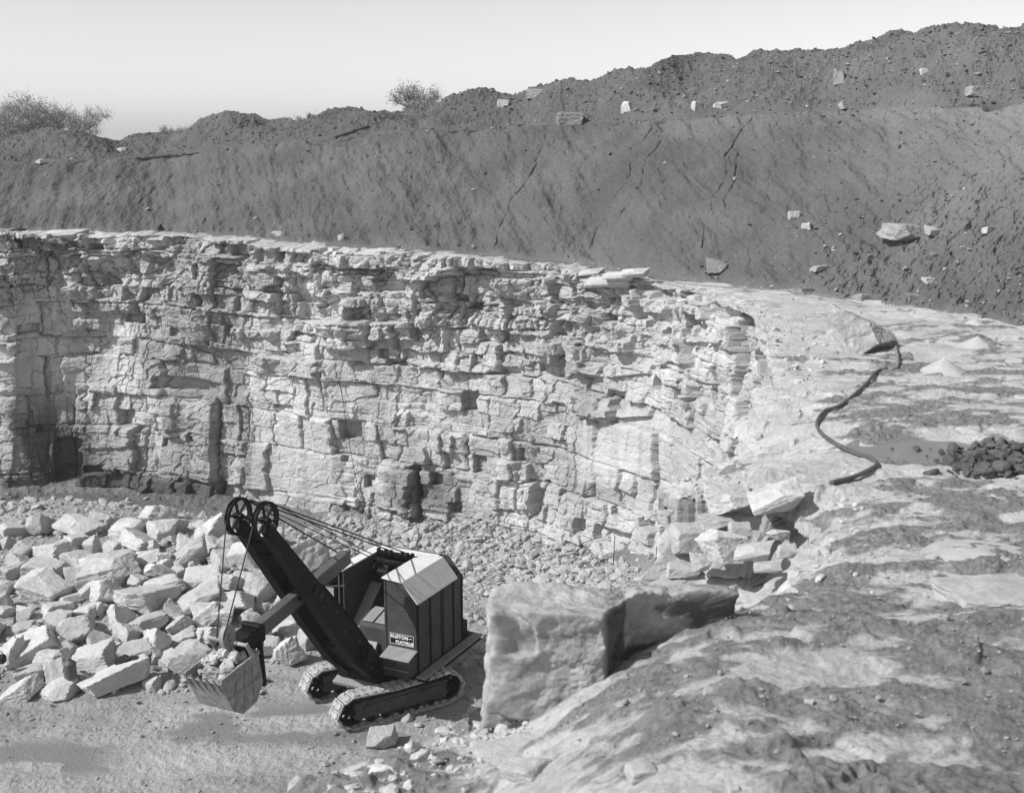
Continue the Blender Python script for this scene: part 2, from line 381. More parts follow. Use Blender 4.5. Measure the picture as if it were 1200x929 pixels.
    # great vertical joints, with a step of the face plane across them
    joints = [(178, 345, 580, 0.45, 0.10), (262, 470, 600, 0.5, -0.16), (297, 480, 560, 0.25, 0.08), (388, 370, 470, 0.3, 0.05), (498, 540, 605, 0.6, -0.1),
              (162, 310, 440, 0.2, 0.05), (545, 300, 420, 0.2, 0.0), (677, 300, 605, 0.40, 0.12), (90, 450, 580, 0.2, 0.1), (430, 560, 600, 0.2, 0), (810, 372, 470, 0.35, 0.1), (838, 372, 470, 0.3, 0.08), (765, 345, 430, 0.2, .1)]
    for jx, y0, y1, dep, step in joints:
        wob = 2.0*vn(Z*1.3, jx, 0, 60)+0.8*vn(Z*6, jx, 0, 61)
        on = sm(y0-10, y0+15, PY)*(1-sm(y1-4, y1+10, PY))
        d = d - 1.7*dep*on*np.exp(-((PX-jx-wob)/1.1)**2)
        d = d + step*on*(np.tanh((PX-jx-wob)/1.0))*np.exp(-np.abs(PX-jx)/30)
    # named features read off the photograph (x0, y0, x1, y1, offset): overhangs, dark recesses, ledges
    feats = [(386, 372, 442, 403, 0.85), (440, 297, 474, 322, 0.35), (475, 305, 505, 324, 0.45), (505, 300, 556, 320, 0.5), (446, 340, 500, 366, 0.45), (500, 366, 545, 384, 0.45), (505, 384, 532, 410, 0.55),
             (570, 355, 602, 385, 0.6), (590, 325, 672, 345, 0.4), (595, 345, 720, 352, 0.3), (556, 312, 590, 360, -0.45), (604, 372, 665, 384, 0.35), (602, 385, 655, 400, 0.25), (585, 400, 668, 412, 0.35), (640, 422, 672, 440, -0.4),
             (496, 556, 504, 602, -0.5), (440, 560, 497, 602, 0.35), (452, 545, 497, 560, 0.25), (618, 520, 626, 545, -0.6), (640, 560, 652, 600, -0.8), (590, 535, 620, 590, 0.3), (625, 560, 640, 590, 0.35),
             (600, 488, 622, 500, 0.3), (468, 480, 484, 500, 0.3), (20, 282, 60, 575, -0.2), (60, 285, 130, 330, -0.15), (66, 510, 104, 560, -0.7), (105, 500, 180, 520, 0.2), (78, 290, 165, 302, 0.4), (82, 300, 160, 312, 0.2), (84, 335, 160, 348, 0.3), (90, 348, 160, 364, 0.4),
             (90, 372, 122, 384, 0.45), (200, 470, 258, 590, 0.28), (264, 530, 296, 585, -0.35), (278, 540, 296, 562, 0.5), (335, 305, 372, 320, 0.55), (285, 384, 330, 392, 0.25), (340, 392, 372, 400, 0.3), (262, 275, 300, 290, 0.3),
             (128, 282, 152, 296, 0.35), (20, 272, 132, 281, 0.75), (690, 330, 750, 346, 0.4), (700, 400, 745, 412, 0.35), (690, 428, 760, 440, 0.3), (745, 350, 790, 362, 0.3), (700, 480, 760, 488, 0.35), (780, 380, 815, 425, 0.3), (815, 400, 850, 470, -0.35), (826, 455, 834, 472, -0.7)]
    wx = PX+2.0*vn(S*1.3, Z*1.3, 0, 71)+1.0*vn(S*6, Z*6, 0, 72); wy = PY+1.5*vn(S*1.2, Z*1.2, 0, 73)+0.8*vn(S*5, Z*8, 0, 74)
    for x0, y0, x1, y1, off in feats:
        ww = 0.7
        m = sm(x0-ww, x0+ww, wx)*(1-sm(x1-ww, x1+ww, wx))*sm(y0-ww, y0+ww, wy)*(1-sm(y1-ww, y1+ww, wy))
        d = d + off*0.72*m
    d = d*(1-nw[None]*np.exp(-dist/0.30))
    # rubble-filled toe in the little bay by the bench corner
    sb0, sb1 = seg[22], seg[29]
    bay = sm(sb0+0.2, sb0+1.2, S)*(1-sm(sb1-0.6, sb1, S))
    d = d*(1-0.35*bay) + 1.5*bay*np.clip(dist-0.45, 0, 6)
    d = d + 0.05*dist*(1-near)
    
    # topmost course broken away in places
    tb, btb, jt = blocks(Sb, Zb*0+1.0, 91, 0.5, 0.9, 0.6, 2.2, 0, 0, 0.1, 0)
    drop = (hsh(np.floor(sv/1.1+0.3*np.sin(sv*1.3)).astype(int), 1, 0, 5)**2*0.22)
    Zr = Z - frac**6*drop[None]*(1-nw[None])
    XX = X0+NX[None]*d; YY = Y0+NY[None]*d
    # lip rows running back over the top
    tt = np.r_[0.03, 0.07, 0.12, 0.18, 0.25, 0.33, 0.42, 0.52, 0.65, 0.8, 1.0, 1.25, 1.6, 2.1, 2.8]
    dt = d[-1]; zt = Zr[-1]
    LX = []; LY = []; LZ = []
    inlen = np.where(sv > sb0-9, 1.0, 1.0)
    for t in tt:
        w = math.exp(-t/0.5)
        nz = 0.06*fbm(sv*1.3, t*1.3, 0, 81, 5, 0.6) + 0.03*ridg(sv*3, t*4, 0, 83, 3) + 0.10*(hsh(np.floor(sv/0.9+0.4*t).astype(int), int(t*1.5), 0, 9)-0.5)
        LX.append(BX+NX*(dt*w)-NX*t*(1.0)); LY.append(BY+NY*(dt*w)-NY*t); LZ.append(zt*w+(top-0.07)*(1-w)+nz*(1-w)*(1-nw) + 0.02*w*(1-nw))
    nearlim = nw > 0.5
    LX = np.array(LX); LY = np.array(LY); LZ = np.array(LZ)
    lim = 0.33
    for i, t in enumerate(tt):
        if t > lim:
            LX[i] = np.where(nearlim, LX[5], LX[i]); LY[i] = np.where(nearlim, LY[5], LY[i]); LZ[i] = np.where(nearlim, LZ[5]-0.02*i, LZ[i])
    AX = np.vstack([XX, LX]); AY = np.vstack([YY, LY]); AZ = np.vstack([Zr, LZ])
    nr, nc = AX.shape
    V = np.stack([AX.ravel(), AY.ravel(), AZ.ravel()], 1)
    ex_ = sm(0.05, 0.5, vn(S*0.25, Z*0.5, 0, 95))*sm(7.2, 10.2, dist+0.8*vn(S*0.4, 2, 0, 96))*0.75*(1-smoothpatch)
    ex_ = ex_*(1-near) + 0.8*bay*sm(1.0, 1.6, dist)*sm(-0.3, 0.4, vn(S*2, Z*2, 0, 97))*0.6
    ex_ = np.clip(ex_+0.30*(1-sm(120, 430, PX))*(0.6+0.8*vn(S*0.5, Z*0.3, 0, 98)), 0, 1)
    ea = np.vstack([ex_, np.clip(0.25*(np.arange(len(tt))[:, None]-8)/6+0*LX, 0, 0.5)])
    tone = 0.80+0.22*hsh(bB, jB, 4, 23)**0.6; tone = tone*(0.88+0.14*hsh(bA, jA, 4, 11)); tone = np.where(smoothpatch > 0.5, 1.0, tone)
    stain = 1-0.22*sm(0.15, 0.6, vn(S*0.5, Z*0.12, 0, 99)+0.3*vn(S*2.5, Z*0.5, 0, 100))*(1-0.6*sm(400, 600, PX))
    tone = np.vstack([tone*stain, np.full(LX.shape, 0.95)])
    return mesh_np('quarry_face', V, grid_faces(nr, nc), 'face', False, {'earth_and_shade': ea.ravel(), 'tone': tone.ravel()})

# ------------------------------------------------------------------ bench (rock shelf at the right, with dirt lying on it)
def bench_z(X, Y, detail=True):
    z = np.full(np.shape(X), 11.6, float)
    q = X-0.25*(Y-10.6)
    fore = 1-sm(10.8, 13.6, Y)
    z = z + fore*0.85*sm(-0.5, 2.2, q)
    z = z + 0.10*sm(14.0, 14.6, Y+0.6*vn(X*0.6, 2, 0, 3))*(1-sm(14.6, 17, Y))
    if detail:
        d, s = edge_dist(X, Y)
        rg = (1-0.75*puddle_mask(X, Y))
        z = z + rg*((0.035+0.035*sm(13, 18, Y))*fbm(X*0.35, Y*0.55, 0, 101, 3) + 0.022*fbm(X*2.2, Y*3.0, 0, 103, 4))
        # thin bed steps
        q2 = Y*0.45+0.6*vn(X*0.3, Y*0.5, 0, 105)+0.15*vn(X*2.5, Y*2.5, 0, 106); stp = q2-np.floor(q2)
        z = z + rg*0.055*(sm(0.0, 0.05, stp)-stp)
        z = z + rg*(0.010*fbm(X*7, Y*9, 0, 107, 3, 0.65)+0.012*fbm(X*1.6, Y*2.4, 0, 109, 3))*(1-sm(26, 30, Y))
        z = z - 0.30*np.exp(-np.clip(d, 0, 9)/0.30)*(s > seg[18]) - 0.55*sm(3.0, 0, d)*(s > seg[19])*(s < seg[22])*sm(seg[19], seg[20], s)
        z = z - 0.22*(1-sm(-0.4, 0.9, X))*(1-sm(11.8, 12.8, Y))
    return z
pudc = [unz(x, y, 11.6) for x, y in ((1080, 527),)][0]
def puddle_mask(X, Y):
    u = (X-pudc[0]-0.22)/1.3; v = (Y-pudc[1])/1.15
    r = np.sqrt(u*u+v*v)+0.16*vn(X*1.2, Y*1.2, 0, 201)+0.05*vn(X*4, Y*4, 0, 202)
    return 1-sm(0.75, 1.15, r)
def dirt_field(X, Y):
    f = 0.475+0.42*fbm(X*0.75, Y*1.5, 0, 111, 5, 0.62)+0.10*vn(X*0.2, Y*0.3, 0, 119)+0.13*fbm(X*2.6, Y*4.0, 0, 113, 3)
    # fairly clean rock along the edge behind the hose; dirt heavier near and at the right
    px, py = proj(X, Y, 11.6)
    f = f - 0.30*sm(1060, 930, px)*sm(590, 560, py)*1.0 - 0.22*sm(440, 400, py) + 0.12*sm(1080, 1150, px)*sm(400, 440, py) + 0.05*sm(600, 640, py)
    return np.clip(f, 0, 1)
def build_bench():
    cols = np.r_[np.arange(150, 1260, 1.8), np.arange(1262, 1900, 8)]
    rows = np.exp(np.arange(math.log(4.0), math.log(52), 0.0034))
    A = (cols-600)/F_PX; YY, AA = np.meshgrid(rows, A, indexing='ij'); XX = AA*(YY*ct+5.2*st)
    d, s = edge_dist(XX, YY)
    keep = (d > 0.02)
    Z = bench_z(XX, YY)
    dirt = dirt_field(XX, YY)
    pm = puddle_mask(XX, YY)
    Z = Z - 0.075*pm + 0.05*sm(0.45, 0.75, dirt)*(0.6+0.6*fbm(XX*3.2, YY*3.2, 0, 121, 4, 0.6))*(1-pm)
    Z = Z + 0.05*sm(0.55, 0.85, dirt)*np.clip(ridg(XX*4, YY*4, 0, 131, 3), 0, 2)*sm(0.2, 0.6, vn(XX*0.8, YY*0.8, 0, 133))*(1-pm)
    dirt = np.clip(dirt+0.25*pm, 0, 1)
    V = np.stack([XX.ravel(), YY.ravel(), Z.ravel()], 1)
    V, Fq, at = compact(V, grid_faces(*XX.shape, keep.ravel())[:, ::1], {'earth_and_shade': dirt.ravel()})
    return mesh_np('rock_bench', V, Fq, 'bench', False, at)
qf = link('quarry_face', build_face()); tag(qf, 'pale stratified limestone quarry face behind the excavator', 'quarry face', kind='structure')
rb = link('rock_bench', build_bench()); tag(rb, 'flat limestone bench streaked with dirt right of the pit', 'rock bench', kind='structure')
# puddle
def puddle():
    n = 48; X = [pudc[0]]; Y = [pudc[1]]
    V = [(pudc[0], pudc[1], 0)]
    for r in (0.5, 1.0):
        for k in range(n):
            a = 2*math.pi*k/n; V.append((pudc[0]+0.25+1.55*r*math.cos(a), pudc[1]+1.35*r*math.sin(a), 0))
    V = np.array(V); V[:, 2] = 11.6-0.048
    me = D.meshes.new('puddle'); F_ = [(0, 1+k, 1+(k+1) % n) for k in range(n)]+[(1+k, 1+n+k, 1+n+(k+1) % n, 1+(k+1) % n) for k in range(n)]
    me.from_pydata([tuple(v) for v in V], [], F_); me.materials.append(M['water']); return me
tag(link('puddle_water', puddle()), 'shallow still puddle on the rock bench beside the hose', 'puddle', kind='structure')

# ------------------------------------------------------------------ quarry floor with talus and mound under the boulder heap
def floor_z(X, Y, detail=True):
    d, s = edge_dist(X, Y); dd = -d
    px, py = proj(X, Y, 0.0)
    tal = 0.75*np.clip(1-dd/5.0, 0, 1)**1.4*sm(430, 560, px) + 0.35*np.clip(1-dd/2.5, 0, 1)**1.3
    tal = (tal + 0.9*np.clip(1-dd/6, 0, 1)*sm(680, 780, px))*sm(33, 37, Y)
    yf = 34.6 + 2.2*sm(-13, -6, X)
    mound = 1.1*sm(0, 8, Y-yf)*sm(1.5, 7, dd)*sm(-4.6, -8.0, X+0.12*(Y-40))
    z = tal + mound*(1-np.clip(1-dd/5.0, 0, 1)*0.4)
    if detail:
        z = z + 0.05*fbm(X*0.5, Y*0.7, 0, 141, 3) + 0.022*fbm(X*3, Y*3, 0, 143, 4, 0.6) + 0.012*fbm(X*9, Y*9, 0, 147, 2)
        rt = X*0.54+Y*-0.84; rl = X*0.84+Y*0.54; wv_ = 0.5*vn(rl*0.12, 3, 0, 148)
        for r0_ in (-31.6, -33.9, -28.5, -30.7): z = z - 0.025*np.exp(-((rt-r0_+wv_)/0.22)**4)*(0.8+0.2*np.sin(rl*21))*sm(-0.5, 0.3, vn(rl*0.3, r0_, 0, 149))*(mound < 0.1)
        z = z + (tal > 0.05)*0.10*fbm(X*1.2, Y*1.2, 0, 145, 4, 0.6)
    return np.where(dd > -0.5, z, z)
def build_floor():
    cols = np.arange(-420, 1000, 2.2); rows = np.exp(np.arange(math.log(22), math.log(66), 0.0032))
    A = (cols-600)/F_PX; YY, AA = np.meshgrid(rows, A, indexing='ij'); XX = AA*(YY*ct+17*st)
    d, s = edge_dist(XX, YY); Z = floor_z(XX, YY); px, py = proj(XX, YY, 0)
    wetn = vn(XX*0.45+3, YY*1.1, 0, 151)+0.35*vn(XX*1.6, YY*2.6, 0, 152)
    reg = sm(50, 180, px)*(1-sm(420, 520, px))*sm(805, 835, py)*(1-sm(862, 880, py))
    reg2 = (1-sm(100, 160, px))*sm(860, 875, py)*(1-sm(900, 915, py))
    wet = np.clip(reg*sm(-0.25, 0.15, wetn) + reg2*sm(-0.2, 0.2, wetn) + 0.0, 0, 1)
    Z = Z*(1-wet*0.8)
    ear = np.clip(sm(5.5, 2.0, -d)*(0.55+0.35*vn(XX*0.35, YY*0.5, 0, 155)+0.35*(1-sm(330, 430, px))), 0, 1)
    V = np.stack([XX.ravel(), YY.ravel(), Z.ravel()], 1)
    V, Fq, at = compact(V, grid_faces(*XX.shape, (d < 1.6).ravel()), {'earth_and_shade': ear.ravel(), 'wet': wet.ravel()})
    return mesh_np('quarry_floor', V, Fq, 'floor', False, at)
tag(link('quarry_floor', build_floor()), 'grey muddy quarry floor with gravel and damp patches', 'quarry floor', kind='structure')
gm = mesh_np('ground', [(-1500, -300, -0.35), (1500, -300, -0.35), (1500, 2500, -0.35), (-1500, 2500, -0.35)], [(0, 1, 2, 3)], 'floor')
tag(link('ground', gm), 'wide ground sheet beyond the quarry', 'ground', kind='structure')

# ------------------------------------------------------------------ soil bank and spoil heaps behind the face
pt = lambda tab, u, k=1: np.interp(u, [r[0] for r in tab], [r[k] for r in tab])
foot = [(-500, 262), (0, 271), (200, 275), (400, 287), (560, 297), (700, 310), (760, 322), (850, 336), (950, 346), (1040, 358), (1200, 387), (1400, 430), (1700, 500)]
footz = [(-500, 12.4), (0, 12.3), (400, 12.15), (700, 11.85), (850, 11.6), (1700, 11.5)]
crest = [(-500, 196), (0, 193), (120, 188), (200, 182), (330, 168), (420, 161), (500, 155), (600, 151), (760, 143), (900, 137), (1050, 130), (1200, 121), (1400, 104), (1700, 80)]
crestw = [(-500, 9), (0, 8.5), (600, 8), (900, 8.5), (1200, 10.5), (1700, 12)]
skyl = [(-500, 150), (-100, 152), (0, 156), (60, 154), (100, 157), (140, 161), (165, 156), (190, 154), (212, 152), (235, 144), (268, 136), (292, 141), (318, 145), (352, 138), (380, 130), (405, 126), (432, 131), (455, 134), (478, 130), (500, 127), (530, 117), (548, 110), (600, 107), (640, 101), (690, 95),
        (730, 86), (765, 77), (800, 77), (850, 68), (890, 61), (950, 56), (985, 52), (1005, 46), (1040, 41), (1100, 37), (1150, 33), (1200, 28), (1400, 12), (1700, -10)]
cracks = [[(642, 158), (630, 190), (606, 225), (588, 260), (580, 290)], [(768, 150), (742, 178), (738, 205), (720, 238), (700, 268), (692, 288)], [(775, 165), (757, 190), (748, 220), (722, 262), (712, 284)],
          [(885, 140), (862, 165), (853, 182), (850, 205), (836, 235), (828, 262), (822, 292)], [(868, 180), (858, 215), (848, 250)], [(250, 245), (238, 262)], [(180, 215), (150, 262)], [(345, 240), (332, 270)]]
def build_bank():
    u = np.r_[np.arange(-420, -20, 5), np.arange(-20, 1225, 1.5), np.arange(1226, 1650, 5)]
    Nf, Ng, Nh, Nb = 190, 26, 150, 40
    fz = pt(footz, u); fy = np.array([unz(0, y, z)[1] for y, z in zip(pt(foot, u), fz)])
    cy = fy+pt(crestw, u); cz = uny(0, 0, 1)[1]*0+np.array([uny(0, p, Y)[1] for p, Y in zip(pt(crest, u), cy)])
    hy0 = cy+1.6+0.5*vn(u*0.01, 0, 0, 1); sy = hy0+5.5+1.5*vn(u*0.012, 3, 0, 1)
    sz = np.array([uny(0, p, Y)[1] for p, Y in zip(pt(skyl, u), sy)])
    Yl = []; Zl = []; K = []; T = []
    for t in np.linspace(-0.12, 1, Nf):
        Yl.append(fy+(cy-fy)*t); tt = max(t, 0)
        prof = 0.80*tt+0.20*tt*tt*(3-2*tt) + 0.0
        Zl.append(fz+(cz-fz)*prof + (t if t < 0 else 0)*2.5); K.append(0*u+0); T.append(0*u+t)
    for t in np.linspace(0, 1, Ng)[1:]:
        Yl.append(cy+(hy0-cy)*t); Zl.append(cz+0.10*math.sin(t*math.pi)*-1+0.05*t); K.append(0*u+1); T.append(0*u+t)
    for t in np.linspace(0, 1, Nh)[1:]:
        pr = math.sin(t*math.pi/2)**1.0
        Yl.append(hy0+(sy-hy0)*t); Zl.append((cz+0.05)+(sz-cz-0.05)*pr); K.append(0*u+2); T.append(0*u+t)
    for t in np.linspace(0, 1, Nb)[1:]:
        Yl.append(sy+70*t**2.0+1.5*t); Zl.append(sz-(sz-13.0)*min(1, (t*2.2))**0.8*1.0 if True else 0); K.append(0*u+3); T.append(0*u+t)
    Y = np.array(Yl); Z = np.array(Zl); K = np.array(K); T = np.array(T)
    U = np.repeat(u[None], len(Y), 0); X = (U-600)/F_PX*(Y*ct+(CAM_H-Z)*st)
    PX, PY = proj(X, Y, Z)
    up = sm(0, 0.06, T)*(K == 0) + (K == 1) + (K == 2) + (K == 3)*np.clip(1-T*2, 0, 1)
    sl = (K == 0)*1.0; hp = ((K == 2) | (K == 3))*1.0
    ramp2 = np.where(K == 2, sm(0, 0.15, T), np.where(K == 3, 1, 0))
    rr = 1-sm(900, 1100, PX)*0.0
    # slanted rills on the cut slope, clods on the heaps
    q = X+0.55*(Z-fz[None])
    dz = sl*up*(0.16*fbm(q*0.45, Z*0.22, 0, 161, 4, 0.6)+0.015*ridg(q*1.3+0.8*vn(X*0.6, Z*0.8, 0, 9), Z*0.5, 0, 163, 3)+0.06*fbm(X*2.2, Z*2.2, Y*0.5, 165, 4, 0.62))
    dz = dz + sl*up*0.05*np.clip(ridg(q*0.8+3+0.6*vn(X*0.5, Z*0.5, 0, 19), Z*0.4, 0, 164, 2)-0.9, 0, 1)*-0.7*sm(0.2, 0.6, vn(X*0.2, 1, 0, 6)+0.5)
    dz = dz + ramp2*(0.30*fbm(X*0.4, Y*0.6, 0, 171, 2) + 0.07*ridg(X*1.5, Y*1.7, 0, 173, 3) + 0.05*fbm(X*5, Y*5, 0, 175, 3, 0.65))*np.where(K == 3, np.clip(1-T*3, 0, 1), 1)
    dz = dz + (K == 1)*0.05*fbm(X*3, Y*3, 0, 177, 3)
    scree = sl*sm(880, 1010, PX+1.0*(PY-330))*(1-sm(0.45, 0.8, T))
    dz = dz + scree*up*0.10*fbm(X*3.5, Y*3.5, Z*2, 181, 3, 0.65)
    for c in cracks:
        best = np.full(PX.shape, 1e9)
        wx = PX+3*vn(PY*0.06, 1, 0, 191)+1.0*vn(PY*0.3, 5, 0, 192)
        for (x0, y0), (x1, y1) in zip(c[:-1], c[1:]):
            L2 = (x1-x0)**2+(y1-y0)**2; t = np.clip(((wx-x0)*(x1-x0)+(PY-y0)*(y1-y0))/L2, 0, 1)
            best = np.minimum(best, np.hypot(wx-x0-t*(x1-x0), PY-y0-t*(y1-y0)))
        wv = 1.1+0.9*vn(PY*0.15, 2, 0, 195)
        dz = dz - sl*0.13*np.exp(-(best/np.clip(0.8*wv, 0.8, 2))**2)*(0.55+0.45*vn(PY*0.10, c[0][0], 0, 196))
    # overhanging turf lip at the crest (dark undercut)
    for x0, x1, y in ((355, 432, 166), (480, 510, 148), (1150, 1215, 124)):
        dz = dz - 0.25*sm(x0, x0+12, PX)*(1-sm(x1-12, x1, PX))*np.exp(-((PY-y-8*0)/3.0)**2)
    # push along an approximate outward normal (toward the pit and up)
    Y = Y - dz*0.75*sl; Z = Z + dz*(1-0.25*sl)
    pale = np.clip(0.55*sl*sm(930, 1180, PX)*sm(0.15, 0.6, T+0.2*vn(X*0.5, Z*0.5, 0, 7)) + 0.3*sl*(1-sm(0.0, 0.08, T)) + 0.22*hp*sm(620, 1100, PX) + 0.25*sl*sm(0.8, 1, T)*sm(700, 900, PX), 0, 1)
    V = np.stack([X.ravel(), Y.ravel(), Z.ravel()], 1)
    me = mesh_np('soil_bank', V, grid_faces(*X.shape), 'soil', False, {'pale': pale.ravel()})
    return me, (X, Y, Z, K)
bme, BANK = build_bank()
tag(link('soil_bank', bme), 'dark overburden soil bank with spoil heaps above the rock face', 'soil bank', kind='structure')
_bp = proj(BANK[0], BANK[1], BANK[2])
def on_bank(px, py):
    dd = (_bp[0]-px)**2+(_bp[1]-py)**2+1e5*(BANK[3] == 3); i = np.unravel_index(np.argmin(dd), dd.shape)
    return float(BANK[0][i]), float(BANK[1][i]), float(BANK[2][i])
def hit(zfun, px, py, z0):
    z = z0
    for _ in range(25):
        X, Y = unz(px, py, z); z = 0.5*z+0.5*float(zfun(np.array([X]), np.array([Y]))[0])
    X, Y = unz(px, py, z); return X, Y, z

# ------------------------------------------------------------------ rocks
_ico = {}
def ico(n):
    if n not in _ico:
        bm = bmesh.new(); bmesh.ops.create_icosphere(bm, subdivisions=n, radius=1)
        _ico[n] = (np.array([v.co[:] for v in bm.verts]), np.array([[v.index for v in f.verts] for f in bm.faces])); bm.free()
    return _ico[n]
def rock_np(seed, sub, cuts=7, rough=1.0, flat=0.0):
    rng = np.random.RandomState(seed); V, Fc = ico(sub)
    N = [(1, 0, 0), (-1, 0, 0), (0, 1, 0), (0, -1, 0), (0, 0, 1), (0, 0, -1)]; P = []
    for n in N: v = np.array(n)+rng.normal(0, 0.17, 3); P.append((v/np.linalg.norm(v), rng.uniform(0.72, 1.0)))
    for _ in range(cuts): v = rng.normal(0, 1, 3); P.append((v/np.linalg.norm(v), rng.uniform(0.70, 1.05)))
    r = np.full(len(V), 9.0)
    for n, h in P:
        c = V@n; r = np.where(c > 1e-3, np.minimum(r, h/np.maximum(c, 1e-3)), r)
    V = V*r[:, None]
    s = seed*3.1
    nn = (0.045*fbm(V[:, 0]*1.7+s, V[:, 1]*1.7, V[:, 2]*1.7, 5, 2)+0.022*ridg(V[:, 0]*2.6+s, V[:, 1]*2.6, V[:, 2]*2.6, 6, 3)+0.020*fbm(V[:, 0]*7+s, V[:, 1]*7, V[:, 2]*7, 8, 3))*rough
    V = V*(1+nn[:, None])
    return V/np.abs(V).max(0), Fc
PROTO = {}
def proto(mat, k, sub):
    key = (mat, k, sub)
    if key not in PROTO:
        V, Fc = rock_np(100+k*13, sub, 3+k % 5); PROTO[key] = mesh_np('rock', V, Fc, mat, False)
    return PROTO[key]
NROCK = [0]
def rock(name, x, y, z, sx, sy, sz, rot=None, mat='boulder', k=None, sub=4, tiltamp=0.22):
    NROCK[0] += 1; rnd = random.Random(NROCK[0]*7+3)
    k = rnd.randrange(18) if k is None else k
    o = link(name, proto(mat, k, sub)); o.location = (x, y, z); o.scale = (sx/2, sy/2, sz/2)
    o.rotation_euler = rot if rot else (rnd.uniform(-tiltamp, tiltamp), rnd.uniform(-tiltamp, tiltamp), rnd.choice((0, math.pi))+rnd.uniform(-0.6, 0.6))
    return o
ORD = ['first', 'second', 'third', 'fourth', 'fifth', 'sixth', 'seventh', 'eighth', 'ninth', 'tenth', 'eleventh', 'twelfth', 'thirteenth', 'fourteenth', 'fifteenth', 'sixteenth', 'seventeenth', 'eighteenth', 'nineteenth', 'twentieth']
c8 = [(50,155,110,60),(165,145,100,90),(320,120,110,50),(445,110,110,90),(330,165,190,60),(25,215,60,60),(320,210,100,80),(400,225,70,80),(550,150,140,110),(685,95,140,100),(700,165,160,100),(775,130,70,60),(925,165,130,140),(80,260,115,100),(240,260,170,110),(165,245,60,50),(480,245,90,90),(525,290,110,90),(350,290,130,80),(600,230,160,60),(640,290,120,80),(710,285,60,80),(820,270,160,120),(45,335,110,80),(195,340,170,60),(410,310,130,50),(700,345,150,70),(875,370,150,90),(930,245,70,60),(20,390,50,30),(180,420,230,110),(330,360,100,90),(450,425,140,110),(470,375,260,50),(590,380,120,60),(715,410,150,90),(20,470,70,90),(620,470,230,130),(940,440,60,60),(860,435,70,50),(850,495,230,60),(100,520,80,80),(245,500,125,70),(245,550,110,80),(370,510,130,70),(300,460,90,50),(540,450,60,50),(520,550,110,110),(640,565,160,80),(775,570,120,80),(900,530,140,90),(90,590,120,60),(150,620,110,80),(320,600,160,130),(560,610,110,80),(440,660,130,90),(580,700,150,120),(680,660,100,130),(780,640,130,70),(900,620,150,60),(120,680,220,110),(40,710,120,130),(220,710,120,100),(400,720,180,120),(830,725,160,130),(120,790,110,90),(340,810,100,80),(95,855,150,100),(250,800,100,130),(250,860,140,90),(495,825,260,100)]
c5 = [(770,330,80,80),(700,380,120,50),(890,250,130,110),(845,440,100,80),(755,480,80,60),(840,525,100,80),(620,395,130,80),(740,420,70,50),(905,480,60,70),(600,470,70,60),(720,240,80,90),(660,250,80,60),(630,210,70,50),(715,300,60,50),(950,330,90,60),(860,330,70,50),(680,200,70,60),(780,230,70,50),(830,280,60,60),(560,240,70,50),(800,180,70,50),(880,400,60,50),(670,310,70,60),(590,300,90,50)]
pile = [(a/3.715, 580+b/3.715, c/3.715, d/3.715) for a, b, c, d in c8]+[(a/2.517, 560+b/2.517, c/2.517, d/2.517) for a, b, c, d in c5]
pile += [(-25, 640, 40, 26), (-35, 690, 46, 30), (-22, 740, 40, 34), (-30, 790, 48, 34), (-60, 660, 50, 30), (-75, 720, 50, 34), (-80, 780, 50, 34)]
_r = random.Random(17)
for _k in range(58): pile.append((_r.uniform(2, 350), 0, _r.uniform(14, 27), _r.uniform(13, 22)))
pile = [p if p[1] else (p[0], _r.uniform(606, 812-0.10*max(p[0]-180, 0)), p[2], p[3]) for p in pile]
pile = sorted([p+(i,) for i, p in enumerate(pile)], key=lambda p: p[1]+0.3*p[3])
rows = []; nrow = 9
for k in range(nrow): rows.append(sorted(pile[k*len(pile)//nrow:(k+1)*len(pile)//nrow]))
ROWN = ['back row', 'second row from the back', 'third row from the back', 'fourth row from the back', 'middle row', 'fourth row from the front', 'third row from the front', 'second row from the front', 'front row']
for ri, rw in enumerate(rows):
    vis = [p for p in rw if p[0] > -8]
    for p in rw:
        px, py, w, h, idx = p
        X, Y, z = hit(lambda a, b: floor_z(a, b, False), px, py+0.32*h, 0.5)
        ppm = F_PX/math.hypot(Y, CAM_H-z); ww = w/ppm*1.16; dd = ww*(0.70+0.25*hsh(idx, 1, 0, 3)) ; hh = max(h/ppm*1.4-0.28*dd, 0.50*ww)
        long = (abs(p[0]-495/3.715) < 1 and abs(p[1]-(580+825/3.715)) < 1)
        if long:
            o = rock('boulder', X, Y+0.25, z+0.38, 2.35, 0.95, 0.95, (R(4), R(-12), R(30)), k=3, sub=5)
        else:
            rnd = random.Random(int(idx)*31+5)
            o = rock('boulder', X, Y+0.2*dd, z+0.28*hh, ww, dd, hh, (rnd.uniform(-.5, .4), rnd.uniform(-.5, .5), rnd.uniform(-1.2, 1.2)), k=int(idx) % 18, sub=4 if w < 48 else 5)
        size = 'large' if ww > 1.15 else ('middling' if ww > 0.75 else 'small'); shp = 'flat slab-like' if hh < 0.45*ww else ('long' if hh < 0.62*ww else 'chunky upright')
        if p in vis:
            i = vis.index(p); j = len(vis)-1-i
            pos = (ORD[i]+' from left') if i <= j else (ORD[j]+' from right' if j else 'rightmost')
            if i == 0: pos = 'leftmost'
        else: pos = 'just outside the left'
        lab = 'long pale wedge boulder lying foremost at the bottom edge of the heap' if long else '%s %s pale boulder, %s in the heap\'s %s' % (size, shp, pos, ROWN[ri].replace(' from the ', ' from '))
        tag(o, lab, 'boulder', 'limestone boulders heaped left of the excavator')

